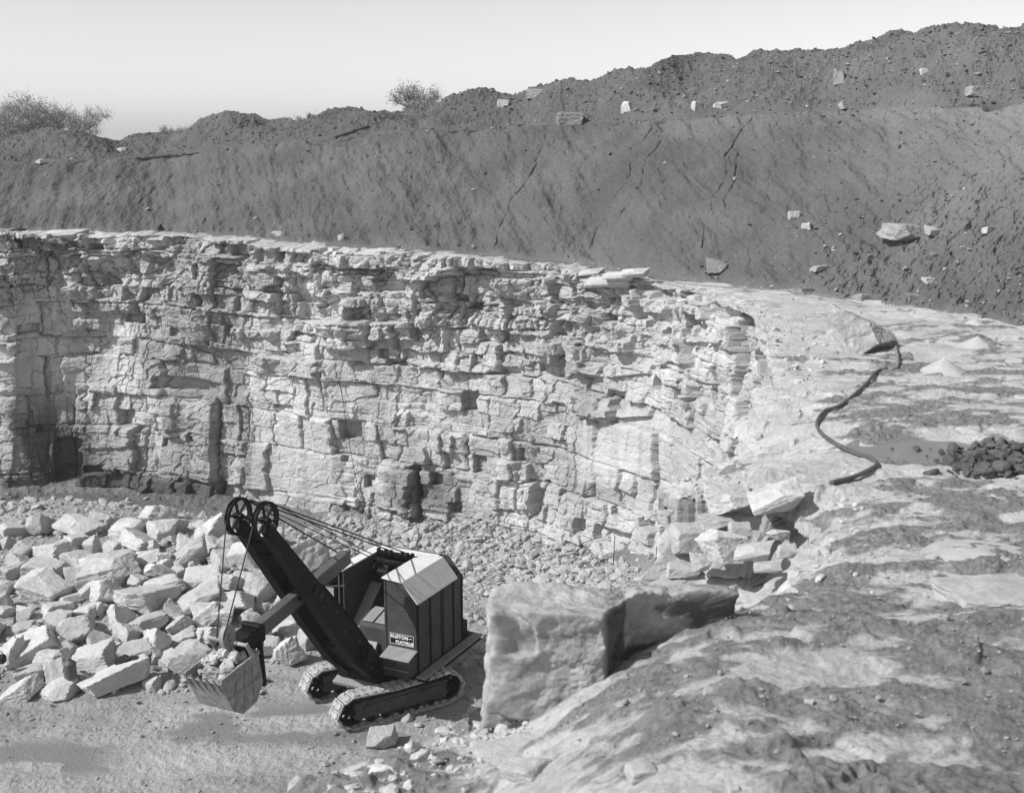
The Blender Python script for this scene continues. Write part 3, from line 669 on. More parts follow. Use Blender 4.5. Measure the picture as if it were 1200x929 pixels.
def scatter(name, pts, sizes, mat, seed, sub=1, label='', cat='rubble'):
    protos = [rock_np(500+i, sub, 6, 1.6) for i in range(14)]; rng = np.random.RandomState(seed); Vs = []; Fs = []; off = 0
    for (x, y, z), s in zip(pts, sizes):
        V, Fc = protos[rng.randint(14)]; a, b_, c = rng.uniform(0, 6.28, 3)
        Rm = np.array(Matrix.Rotation(a, 3, 'Z') @ Matrix.Rotation(rng.uniform(-.5, .5), 3, 'X') @ Matrix.Rotation(rng.uniform(-.5, .5), 3, 'Y'))
        sc = np.array([1, rng.uniform(.55, 1), rng.uniform(.3, .75)])*s/2
        Vs.append((V*sc)@Rm.T+np.array([x, y, z+0.12*s])); Fs.append(Fc+off); off += len(V)
    o = link(name, mesh_np(name, np.vstack(Vs), np.vstack(Fs), mat, False)); tag(o, label, cat, kind='stuff'); return o
rng = np.random.RandomState(5)
def sizes(n, lo, hi, p=2.2):
    u = rng.uniform(0, 1, n); return lo*(1-u*(1-(lo/hi)**p))**(-1/p)
# talus at the cliff foot
ss = rng.uniform(s_at_px(390), seg[18], 13000); dd = np.abs(rng.normal(0, 2.8, 13000))+0.1
e = edge_at(ss); e2 = edge_at(ss+0.2); T_ = e2-e; L_ = np.hypot(T_[:, 0], T_[:, 1])+1e-9
X = e[:, 0]+T_[:, 1]/L_*(dd+0.8); Y = e[:, 1]-T_[:, 0]/L_*(dd+0.8)
q = proj(X, Y, 1.0); ok = (q[0] > 380) & (q[0] < 980) & (Y > 29); X, Y = X[ok], Y[ok]
X2 = rng.uniform(-3, 6, 1500); Y2 = rng.uniform(33, 47, 1500); d2, _ = edge_dist(X2, Y2); X = np.r_[X, X2[d2 < -0.1]]; Y = np.r_[Y, Y2[d2 < -0.1]]
scatter('talus_rubble', list(zip(X, Y, floor_z(X, Y))), sizes(len(X), 0.07, 0.6, 1.55), 'talus', 3, 2, 'broken pale limestone rubble banked at the foot of the face behind the excavator')
# rubble behind and between the boulders
X = rng.uniform(-26, -5, 8000); Y = rng.uniform(35.5, 57, 8000); d_, _ = edge_dist(X, Y); ok = (d_ < -0.2) & ~((X > -7.5) & (Y < 38)) & ((d_ < -4.5) | (vn(X*0.5, Y*0.8, 0, 5) > rng.uniform(-0.1, 0.6, len(X))))
X, Y = X[ok], Y[ok]
scatter('heap_rubble', list(zip(X, Y, floor_z(X, Y))), sizes(len(X), 0.07, 0.65, 1.5), 'talus', 4, 2, 'small broken stones filling the gaps of the boulder heap and along the wall foot')
# gravel on the open floor
X = rng.uniform(-16, 4, 11000); Y = rng.uniform(27, 40, 11000); m = vn(X*0.6, Y*0.8, 0, 77)+0.4*vn(X*2, Y*2, 0, 78); ok = (m > -0.1+rng.uniform(-.35, .35, len(X)))
X, Y = X[ok], Y[ok]
scatter('floor_gravel', list(zip(X, Y, floor_z(X, Y))), sizes(len(X), 0.025, 0.2, 2.3), 'greyrock', 5, 1, 'scattered grit and gravel on the muddy quarry floor', 'gravel')
# stones in the soil of the bank and heaps
def bank_scatter(name, n, cond, lo, hi, mat, seed, label, p=2.2):
    Xb, Yb, Zb, Kb = BANK; r = np.random.RandomState(seed); i = r.randint(0, Xb.shape[0], n*6); j = r.randint(80, Xb.shape[1]-30, n*6)
    pxs, pys = _bp[0][i, j], _bp[1][i, j]; ok = (cond(pxs, pys, Kb[i, j]) > r.uniform(0, 1, n*6)) & (Kb[i, j] < 3); i, j = i[ok][:n], j[ok][:n]
    P = list(zip(Xb[i, j], Yb[i, j]-0.02, Zb[i, j])); return scatter(name, P, sizes(len(P), lo, hi, p), mat, seed, 1, label, 'stones')
bank_scatter('bank_stones', 2600, lambda x, y, k: np.where(k > 0, 0.75*sm(300, 800, x)+0.2, 0.06+0.9*sm(840, 1000, x+1.2*(y-330))*sm(200, 300, y)+0.8*sm(14, 0, np.abs(y-np.interp(x, [r_[0] for r_ in foot], [r_[1] for r_ in foot]))-4)), 0.05, 0.3, 'greyrock', 12, 'small pale stones strewn over the soil bank and its foot')
bank_scatter('soil_clods', 5200, lambda x, y, k: np.where(k >= 1, 0.9, 0.10+0.5*sm(900, 1050, x)), 0.05, 0.24, 'clod', 13, 'dark clods of earth covering the spoil heaps')
# stones and dirt crumbs on the bench
def bench_pts(n, seed, ymax=34, ymin=8.5):
    r = np.random.RandomState(seed); Yb = np.exp(r.uniform(math.log(ymin), math.log(ymax), n)); A = r.uniform(-0.16, 0.47, n); Xb = A*(Yb*ct+5.2*st)
    d_, s_ = edge_dist(Xb, Yb); f = dirt_field(Xb, Yb); ok = (d_ > 0.3) & (puddle_mask(Xb, Yb) < 0.1) & (f > r.uniform(0.35, 0.9, n)); Xb, Yb = Xb[ok], Yb[ok]
    return Xb, Yb, bench_z(Xb, Yb)+0.03
Xb, Yb, Zb_ = bench_pts(16000, 21); scatter('bench_crumbs', list(zip(Xb, Yb, Zb_)), sizes(len(Xb), 0.012, 0.11, 2.3), 'greyrock', 22, 1, 'crumbs of earth and grit lying on the rock bench', 'grit')
# broken stone in the notch and round the bench edge
s_ = np.r_[rng.uniform(seg[14], seg[29], 1300), rng.uniform(seg[31], seg[36], 1100)]; e = edge_at(s_); d_ = rng.normal(0.35, 0.5, 2400); e2 = edge_at(s_+0.05); T_ = e2-e; L_ = np.hypot(T_[:, 0], T_[:, 1])+1e-9
X = e[:, 0]-T_[:, 1]/L_*d_; Y = e[:, 1]+T_[:, 0]/L_*d_; dq, _ = edge_dist(X, Y); ok = dq > 0.05; X, Y = X[ok], Y[ok]
scatter('edge_rubble', list(zip(X, Y, bench_z(X, Y)-0.0)), sizes(len(X), 0.03, 0.26, 1.9), 'boulder', 24, 2, 'pale chips and stones along the broken rim of the bench')
#@@PART2
# ================================================================== individual rocks, block, hose, trees
def place_rock(name, px, py, w, h, label, cat, zf=None, bank=False, mat='greyrock', k=None, group=None, depth=0.8, sub=4, rot=None, sink=0.3, z0=11.6):
    if bank: sub = 5; sink = 0.5; h = h*1.25
    if bank: X, Y, z = on_bank(px, py+0.3*h)
    else: X, Y, z = hit(zf, px, py+0.35*h, z0)
    ppm = F_PX/math.hypot(Y, CAM_H-z); ww = w/ppm*1.12; hh = h/ppm*1.15; dd = ww*depth
    o = rock(name, X, Y+(0.25*dd if not bank else 0), z+(0.5-sink)*hh, ww, dd, hh, rot, mat, k, sub, 0.12)
    return tag(o, label, cat, group)
bz = lambda a, b: bench_z(a, b)
spoil = [(668,135,34,12,'flat pale rock on the heap above the middle of the bank'),(735,122,13,16,'small upright white stone on the heap right of the flat rock'),(630,107,26,9,'thin pale slab lying right on the skyline of the heap'),
 (990,122,14,7,'small bright stone below the skyline at the upper right'),(1063,266,48,17,'large tilted pale slab sticking out of the right hand slope'),(842,308,26,15,'squarish grey rock at the foot of the soil bank'),
 (590,120,16,8,'small pale rock on the ridge right of the centre tree'),(938,341,28,11,'low pale rock at the foot of the bank where the bench widens'),(961,311,20,6,'thin pale flake on the lower slope above the bench'),
 (931,250,14,10,'upper of two pale stones on the middle of the slope'),(944,263,11,8,'lower of two pale stones on the middle of the slope'),(985,88,13,14,'dark upright rock high on the right hand heap'),(1145,103,30,14,'half buried pale rock high at the far right'),
 (1088,326,16,7,'small white flake low on the right hand slope'),(1094,268,18,9,'small pale stone just right of the large tilted slab'),(325,272,16,5,'flat white flake on the soil above the left part of the face'),(400,276,8,8,'small white stone on the soil above the middle of the face'),
 (1082,82,9,7,'tiny bright stone near the skyline at the upper right'),(815,122,10,10,'pale stone on the heap left of the crest path'),(845,122,15,8,'grey stone beside the pale stone on the heap'),(965,352,18,8,'low stone at the bank foot right of the slab row'),(1010,346,22,9,'broad pale stone at the bank foot behind the leaning slab'),
 (143,175,12,6,'small pale stone in the heap at the far left'),(48,188,10,9,'little pale stone standing on the left crest'),(1157,267,14,8,'small pale stone on the right slope near the picture edge'),(1070,345,16,9,'grey stone in the scree above the dust cones')]
for px, py, w, h, lab in spoil:
    place_rock('rock', px, py, w, h, lab, 'rock', bank=True, mat='boulder' if (('pale' in lab or 'white' in lab or 'bright' in lab) and w < 20) else 'greyrock', sink=0.15, depth=0.9)
# loose slabs on the rim
for px, py, w, h, Y, lab in [(716,331,66,14,46.4,'long low slab at the bottom of the loose stack on the rim'),(727,324,46,11,45.9,'middle slab of the loose stack on the rim'),(743,320,36,10,45.2,'topmost slab of the loose stack on the rim'),(693,320,30,10,47.6,'small slab left of the loose stack on the rim'),
                             (75,275,60,12,59.2,'long flat slab jutting from the top of the face at the far left'),(448,299,54,11,53.9,'broad block capping the rim above the overhang'),(500,304,50,11,52.8,'flat block on the rim right of the broad capping block'),(540,308,34,12,52.2,'short block on the rim beside the dark cleft')]:
    X, z = uny(px, py, Y); ppm = F_PX/math.hypot(Y, CAM_H-z)
    o = rock('rim_slab', X, Y, z, w/ppm, 0.9+0.25*w/ppm, h/ppm*1.3, (0.03, 0.03, -0.35), 'boulder', k=4, sub=5); tag(o, lab, 'rock slab')
# leaning slab on the bench, beside the air hose
X, Y, z = hit(bz, 1008, 412, 11.6)
rock('leaning_slab', X+0.05, Y+0.65, z+0.22, 1.75, 1.9, 1.75, (R(-12), R(4), R(12)), 'talus', k=2, sub=6)
tag(D.objects['leaning_slab'], 'big pale leaning slab of limestone on the far bench below the bank', 'rock slab')
for px, py, w, h, lab in [(1172,707,110,26,'white flat outcrop stone at the right edge of the bench'),(1193,426,26,12,'pale rock at the right edge beyond the puddle'),(949,824,11,7,'small white pebble in the middle foreground'),(941,833,8,5,'tiny white pebble below the other one in the middle foreground'),
                          (1101,905,15,9,'bright round pebble at the lower right'),(860,926,13,8,'white pebble at the bottom edge of the picture'),(834,813,18,10,'flattish pale stone on dirt near the block'),(730,300,1,1,None),(1062,420,14,5,'dark flake left of the nearest dust cone'),(1130,454,14,7,'small dark stone below the nearest dust cone'),
                          (990,592,16,6,'pale chip lying on the bench below the hose end'),(1075,716,12,8,'small grey stone on dirt at the right'),(752,905,40,20,'low stone in the dirt at the bottom centre'),(620,905,54,24,'flat pale stone in the dirt at the bottom left of the bench')]:
    if lab: place_rock('stone', px, py, w, h, lab, 'stone', zf=bz, mat='greyrock' if ('dark' in lab or 'grey' in lab) else 'boulder', sub=4 if w < 60 else 5)
# stones of the broken corner (the notch in the near rim)
notch = [(853,587,58,40,18.3,11.15,'rounded pale block, left one of two sitting on the broken corner'),(908,588,66,38,17.9,11.2,'squared pale block, right one of two sitting on the broken corner'),(812,583,52,28,18.8,11.15,'long low block at the tip of the broken corner'),
         (812,632,52,34,18.2,0,'wedge shaped block below the tip of the broken corner'),(850,640,54,40,17.2,0,'pale upright block in the middle of the broken corner'),(795,650,44,16,18.6,0,'thin flat block low at the outer side of the corner'),(822,662,24,26,17.4,0,'small dark cube at the base of the corner stack'),
         (884,650,44,24,16.6,0,'flat topped stone leaning in the corner hollow'),(803,670,40,16,17.8,0,'lowest thin block of the corner stack'),(868,622,26,14,17.4,0,'small stone wedged under the left sitting block'),(915,628,24,12,17.0,0,'small chip under the right sitting block'),(790,612,36,30,18.9,0,'bulky block on the outer face of the corner'),(838,614,40,20,18.0,0,'shaded slab between the upper and lower blocks of the corner'),(900,668,34,14,15.9,0,'low stone at the near side of the corner hollow'),(925,648,22,16,16.2,0,'small stone by the cut joint of the corner hollow')]
for i, (px, py, w, h, Y, _, lab) in enumerate(notch):
    X, z = uny(px, py, Y); ppm = F_PX/math.hypot(Y, CAM_H-z)
    o = rock('corner_block', X, Y+0.1, z, w/ppm*1.12, w/ppm*0.95, h/ppm*1.08, (0.05*math.sin(i*3), 0.10*math.sin(i*5), 0.25*math.sin(i*7)), 'boulder', k=(2, 4, 7, 9, 12, 1)[i % 6], sub=5); tag(o, lab, 'rock block')

# the big block in the foreground, one weathered stone with an undercut shaded right side
def fore_block():
    V, Fc = ico(7); c = np.array([0.80, 11.30, 12.2])
    r = np.zeros(len(V)); alive = np.ones(len(V), bool)
    def inside(P):
        x, y, z = P.T
        x = x+0.03*vn(y*3, z*3, 0, 301)+0.02*vn(y*9, z*9, 0, 302); y = y+0.045*vn(x*2.2, z*2.4, 0, 303)+0.025*vn(x*6, z*7, 0, 304); z = z+0.03*vn(x*2.4, y*2, 0, 305)+0.02*vn(x*8, y*7, 0, 306)
        back = 12.72-0.62*np.clip(y-11.36, 0, 2)
        A = (x > -0.21-0.06*np.clip(12.3-z, 0, 1)) & (x < 0.84+0.80*np.clip(y-10.66, 0, 0.44)-0.12*(12.72-z)*sm(10.7, 11.1, y)) & (y > 10.66-0.05*(z-11.6)) & (y < 12.0) & (z > 11.42) & (z < back) & ~((x < 0.18) & (z < 11.66-0.16*x) & (y < 10.95))
        A &= ~((x > -0.12) & (x < 0.20) & (y < 10.70) & (z > 12.30) & (x*0.7+z < 12.72))
        B = (x > 0.80) & (x < 2.19+0.1*(z-12.7)) & (y > 11.10+0.16*(x-1.26)+0.16*(12.72-z)) & (y < 12.0) & (z > 11.6) & (z < back-0.05*np.clip(vn(x*4, y*3, 0, 9), 0, 1)) & ~((x > 2.10) & (z > 12.66))
        return A | B
    for t in np.arange(0.02, 2.4, 0.006):
        r = np.where(inside(c+V*t), t, r)
    P = c+V*r[:, None]
    ed = {}
    nb = [[] for _ in range(len(V))]
    # light smoothing along the mesh keeps the corners worn
    E_ = np.vstack([Fc[:, [0, 1]], Fc[:, [1, 2]], Fc[:, [2, 0]]])
    for _ in range(1):
        acc = np.zeros_like(P); cnt = np.zeros(len(P)); np.add.at(acc, E_[:, 0], P[E_[:, 1]]); np.add.at(cnt, E_[:, 0], 1); P = 0.5*P+0.5*acc/cnt[:, None]
    n = V; P = P+n*((0.022+0.022*sm(0.85, 1.0, P[:, 0]))*fbm(P[:, 0]*5, P[:, 1]*5, P[:, 2]*7, 311, 5, 0.65))[:, None]
    ea_ = sm(0.84, 0.90, P[:, 0]+0.0*P[:, 1])*sm(12.70, 12.60, P[:, 2]+0.06*vn(P[:, 0]*5, 1, 0, 7))*(1-sm(0.40, 0.5, vn(P[:, 0]*2.5, P[:, 2]*3, 0, 8)))*(P[:, 1] < 11.75)*0.9  # soil stain on the right side, also deepening its shade in the colour
    return mesh_np('stone_block', P-np.array([0.9, 11.2, 11.6]), Fc, 'block', True, {'earth_and_shade': ea_})
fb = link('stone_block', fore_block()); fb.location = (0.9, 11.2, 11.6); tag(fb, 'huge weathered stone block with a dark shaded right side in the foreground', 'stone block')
for px, py, w, h, Y, lab in [(600,884,70,26,10.1,'low dusty stone in front of the foreground block')]:
    X, z = uny(px, py, Y); ppm = F_PX/math.hypot(Y, CAM_H-z)
    tag(rock('rim_rock', X, Y, z, w/ppm*1.1, w/ppm*0.9, h/ppm*1.1, (0.1, -0.1, 0.2), 'boulder', k=int(px) % 7, sub=6), lab, 'rock')

X, Y, z = hit(lambda a, b: floor_z(a, b, False), 447, 872, 0.2)
tag(rock('boulder', X, Y, z+.2, .9, .7, .55, None, 'boulder', 6, 5), 'small white boulder on the floor between crawler and near rim', 'boulder')
# drill dust cones
def cone(px, py, w, h, lab):
    X, Y, z = hit(bz, px, py+0.45*h, 11.6); ppm = F_PX/math.hypot(Y, CAM_H-z); rad = 0.5*w/ppm; H_ = h/ppm*0.85
    nr, nc = 26, 64; rr = np.linspace(0, 1.25, nr)[:, None]; aa = np.linspace(0, 2*math.pi, nc)[None]
    xx = rad*rr*np.cos(aa); yy = rad*rr*np.sin(aa)*1.1; k = 1-rr; zz = H_*(0.5*(k-0.1)+0.5*np.sqrt((k-0.1)**2+0.03))*(1-0.10*np.exp(-(rr/0.2)**2)) + 0.01*fbm((X+xx)*6, (Y+yy)*6, 0, 321, 3) - 0.03 - 0.05*np.clip(rr-1, 0, 1)
    o = link('dust_cone', mesh_np('dust_cone', np.stack([xx.ravel(), yy.ravel(), (zz+0*aa).ravel()], 1), grid_faces(nr, nc), 'dust', True)); o.location = (X, Y, z); tag(o, lab, 'dust heap')
cone(1106, 424, 58, 24, 'nearest and largest of the three pale drill dust cones'); cone(1144, 397, 46, 18, 'middle one of the three pale drill dust cones'); cone(1142, 375, 34, 12, 'farthest and smallest of the three pale drill dust cones')
cone(1158, 648, 120, 16, 'broad low grey mound of dust on the bench at the right')
# dark clod bank at the puddle
r_ = np.random.RandomState(31); n_ = 620; px_ = r_.normal(1178, 28, n_); py_ = 556-np.abs(r_.normal(0, 1, n_))*10+np.clip(1150-px_, 0, 90)*0.05
P_ = []
for a, b in zip(px_, py_):
    if a < 1120 and r_.rand() < 0.6: continue
    X, Y = unz(a, b, 11.62); h_ = 0.32*math.exp(-((X-8.1)/0.9)**2-((Y-20.2)/0.9)**2); P_.append((X, Y, 11.6+h_*r_.rand()))
for _ in range(420):
    X = r_.normal(8.25, 0.55); Y = r_.normal(19.9, 0.5); P_.append((X, Y, 11.58+0.42*math.exp(-((X-8.25)/0.7)**2-((Y-19.9)/0.7)**2)*r_.rand()**0.4))
scatter('earth_clods', P_, sizes(len(P_), 0.05, 0.42, 1.5), 'clod', 33, 2, 'dark lumpy earth dumped at the right of the puddle', 'earth')

# hoses
def curve_tube(name, pts, rad, mat, ns=10, step=0.06, parent=None, wob=0.0):
    P = [Vector(p) for p in pts]; Q = []
    for i in range(len(P)-1):
        p0, p1, p2, p3 = P[max(i-1, 0)], P[i], P[i+1], P[min(i+2, len(P)-1)]; n = max(2, int((p2-p1).length/step))
        for k in range(n):
            t = k/n; Q.append(0.5*((2*p1)+(p2-p0)*t+(2*p0-5*p1+4*p2-p3)*t*t+(3*p1-p0-3*p2+p3)*t*t*t))
    Q.append(P[-1]); V = []; F_ = []; up = Vector((0.02, 0.03, 1))
    for i, q in enumerate(Q):
        t = (Q[min(i+1, len(Q)-1)]-Q[max(i-1, 0)]).normalized(); a = t.cross(up if abs(t.z) < 0.95 else Vector((1, 0, 0))).normalized(); b = a.cross(t); rr = rad*(1+wob*math.sin(i*1.7))
        for k in range(ns):
            an = 2*math.pi*k/ns; V.append(q+a*rr*math.cos(an)+b*rr*math.sin(an))
        if i:
            for k in range(ns): F_.append(((i-1)*ns+k, (i-1)*ns+(k+1) % ns, i*ns+(k+1) % ns, i*ns+k))
    me = D.meshes.new(name); F_.append(tuple(range(ns))[::-1]); F_.append(tuple(len(V)-ns+k for k in range(ns))); me.from_pydata([v[:] for v in V], [], F_)
    for p in me.polygons: p.use_smooth = len(p.vertices) == 4
    me.materials.append(M[mat]); return link(name, me, parent)
hp_ = [(974,569),(998,563),(1020,553),(1027,547),(1020,540),(1000,533),(976,521),(960,508),(958,496),(967,484),(984,478),(1001,465),(1016,451),(1027,438),(1039,434)]
pts = []
for a, b in hp_: X, Y, z = hit(bz, a, b, 11.6); pts.append((X, Y, z+0.05))
tag(curve_tube('water_hose', pts, 0.037, 'hose', 12), 'thick black hose curving across the bench beside the puddle', 'hose')
pts = []
for a, b in [(1041,434),(1050,434),(1052,424),(1050,412),(1048,402),(1046,396)]: X, Y, z = hit(bz, a, b, 11.6); pts.append((X, Y, z+0.05))
tag(curve_tube('air_hose', pts, 0.045, 'hosegrey', 8), 'short thin grey hose lying below the leaning slab', 'hose')
pts = []
for a, b, dz in [(1010,358,.04),(1000,356,.04),(960,347,.05),(900,341,.05),(850,338,.05),(800,334,.05),(760,328,.1)]: X, Y = unz(a, b, 11.72); pts.append((X, Y, 11.72+dz))
tag(curve_tube('air_line', pts, 0.018, 'hosegrey', 8), 'long thin grey air line running along the rim to the leaning slab', 'hose')
# rope down the face, stakes, peg
pts = []
for a, b, Y in [(385,372,54.3),(388,395,54.0),(394,430,53.7),(401,465,53.4),(407,505,53.1),(415,550,52.8),(424,590,52.3),(431,606,52.0)]: X, z = uny(a, b, Y); pts.append((X, Y, z))
tag(curve_tube('hanging_cable', pts, 0.014, 'rope', 6), 'thin dark cable hanging down the middle of the face', 'cable')
for px, y0, y1, Y, lab in [(719,628,658,44.5,'thin iron stake in the rubble left of the broken corner'),(768,640,662,40.5,'short iron stake at the foot of the broken corner')]:
    X, z1 = uny(px, y0, Y); _, z0 = uny(px, y1, Y); tag(curve_tube('iron_stake', [(X, Y, z0-0.4), (X+0.05, Y, z1)], 0.014, 'black', 8), lab, 'stake')
X, Y, z = on_bank(190, 268); me = D.meshes.new('peg'); me.from_pydata([(-.16, -.1, 0), (.16, -.1, 0), (.16, .1, 0), (-.16, .1, 0), (0.02, 0, .3)], [], [(0, 1, 4), (1, 2, 4), (2, 3, 4), (3, 0, 4), (3, 2, 1, 0)]); me.materials.append(M['black'])
o = link('marker_peg', me); o.location = (X, Y-.2, z-.03); tag(o, 'small dark triangular marker on the rim at the left', 'marker')

# dark soil strip added in place of the shaded undercut at the heap crest
pts = [on_bank(*p) for p in ((392, 160), (410, 154), (432, 147))]; tag(curve_tube('undercut_strip', [(a, b-0.1, c-0.02) for a, b, c in pts], 0.09, 'clod', 8, 0.12, wob=0.5), 'dark soil strip standing in for the shaded undercut at the crest of the soil heap', 'log')

# ------------------------------------------------------------------ bare trees and shrubs on the skyline
def tree(name, loc, height, spread, seed, label, leafn, cat='tree', trunks=1, lean=0.0, leafs=0.06, width=4.0):
    rnd = random.Random(seed); root = D.objects.new(name, None); COL.objects.link(root); root.location = loc; tag(root, label, cat)
    TV, TF, CV, CF, tips = [], [], [], [], []
    def seg_(V, F_, a, b, ra, rb, n):
        t = (b-a).normalized(); u = t.cross(Vector((0.3, 1, 0.2))).normalized(); v = t.cross(u); k0 = len(V)
        for c, r_ in ((a, ra), (b, rb)):
            for k in range(n): an = 2*math.pi*k/n; V.append((c+u*r_*math.cos(an)+v*r_*math.sin(an))[:])
        for k in range(n): F_.append((k0+k, k0+(k+1) % n, k0+n+(k+1) % n, k0+n+k))
    def grow(p, d, L, r, depth):
        n = 4; q = p; dd = d.copy()
        for i in range(n):
            dd = (dd+Vector((rnd.gauss(0, .13), rnd.gauss(0, .13), rnd.gauss(0.03, .08)))).normalized(); q2 = q+dd*L/n; r2 = r*(1-0.10*(i+1))
            seg_(TV if depth < 2 else CV, TF if depth < 2 else CF, q, q2, r*(1-0.1*i), r2, 7 if depth < 2 else 3)
            if depth >= 1 and i > 0 and depth < 5 and rnd.random() < 0.75: side(q2, dd, L*rnd.uniform(.4, .62), r2*.5, depth+1)
            q = q2
        if depth < 5:
            for _ in range(3 if depth < 2 else 2): side(q, dd, L*rnd.uniform(.6, .82), r*.6, depth+1)
        else: tips.append(q)
    def side(q, dd, L, r, depth):
        a = rnd.uniform(0, 6.28); w = Vector((math.cos(a)*spread, math.sin(a)*spread, rnd.uniform(-.1, .5))); nd = (dd*0.75+w*rnd.uniform(.5, .95)).normalized(); grow(q, nd, L, max(r, 0.016), depth)
    for t in range(trunks):
        grow(Vector((0.5*t, 0, -0.4)), Vector((lean+0.35*(t-(trunks-1)/2), 0, 1)).normalized(), height*0.30, height*0.022, 0)
    for k in range(leafn):
        q = rnd.choice(tips)+Vector((rnd.gauss(0, .16), rnd.gauss(0, .16), rnd.gauss(0, .14))); s = leafs*0.62*rnd.uniform(.6, 1.4); u = Vector((rnd.gauss(0, 1), rnd.gauss(0, 1), rnd.gauss(0, 1))).normalized(); v = u.cross(Vector((rnd.gauss(0, 1), rnd.gauss(0, 1), 1))).normalized(); k0 = len(CV)
        CV += [(q-u*s)[:], (q+v*s*.6)[:], (q+u*s)[:], (q-v*s*.6)[:]]; CF.append((k0, k0+1, k0+2, k0+3))
    hz_ = height/max(v[2] for v in CV); xs_ = sorted(abs(v[0]) for v in CV); wx2 = width/2/xs_[int(len(xs_)*.97)]
    TV = [(v[0]*wx2, v[1]*wx2, v[2]*hz_) for v in TV]; CV = [(v[0]*wx2, v[1]*wx2, v[2]*hz_) for v in CV]
    for nm, V, F_, mt in (('trunk', TV, TF, 'bark'), ('crown', CV, CF, 'leaf')):
        me = D.meshes.new(nm); me.from_pydata(V, [], F_); me.materials.append(M[mt]); link(nm, me, root)
    return root
def sky_at(px, back):
    fyv = float(np.interp(px, [r_[0] for r_ in skyl], [r_[1] for r_ in skyl])); j = int(np.argmin(np.abs(BANK[0][-60]*0+_bp[0][-41]-px))); return float(BANK[0][-41][j]), float(BANK[1][-41][j])+back, float(BANK[2][-41][j]), fyv
for px, top, h_, back, sp, sd, lf, tr, nm, lab in [(40,103,6.4,20,1.25,3,16000,3,'tree','wide spreading thinly leafed tree on the skyline at the far left'),(-12,118,5.0,22,1.25,8,9000,2,'tree','bushy tree cut by the left picture edge beside the wide one'),(507,92,4.4,16,1.1,5,12000,1,'tree','small rounded bare tree standing alone behind the middle of the ridge')]:
    x, y, z, sy_ = sky_at(px, back); Y = y; X, zt = uny(px, top, Y)
    tree(nm, (X, Y, zt-h_), h_, sp, sd, lab, lf, 'tree', tr, width=8.0 if px == 40 else (7.0 if px < 0 else 4.6))
for px, h_, sd, lab in [(192,0.9,11,'dark low bush on the left skyline'),(214,0.6,12,'smaller bush just right of the dark low bush'),(325,1.0,13,'pale twiggy bush on the ridge left of the middle hump'),(362,0.7,14,'thin twiggy bush on the ridge right of the pale one'),(240,0.8,15,'few bare stems on the dip of the left ridge')]:
    x, y, z, sy_ = sky_at(px, 2.0); X, zt = uny(px, sy_-h_*13, y+1.0)
    tree('bush', (X, y+1.0, zt-h_*1.35), h_*1.5, 1.5, sd, lab, 1500 if 'dark' in lab or 'smaller' in lab else 400, 'bush', 3, leafs=0.05, width=h_*2.6)

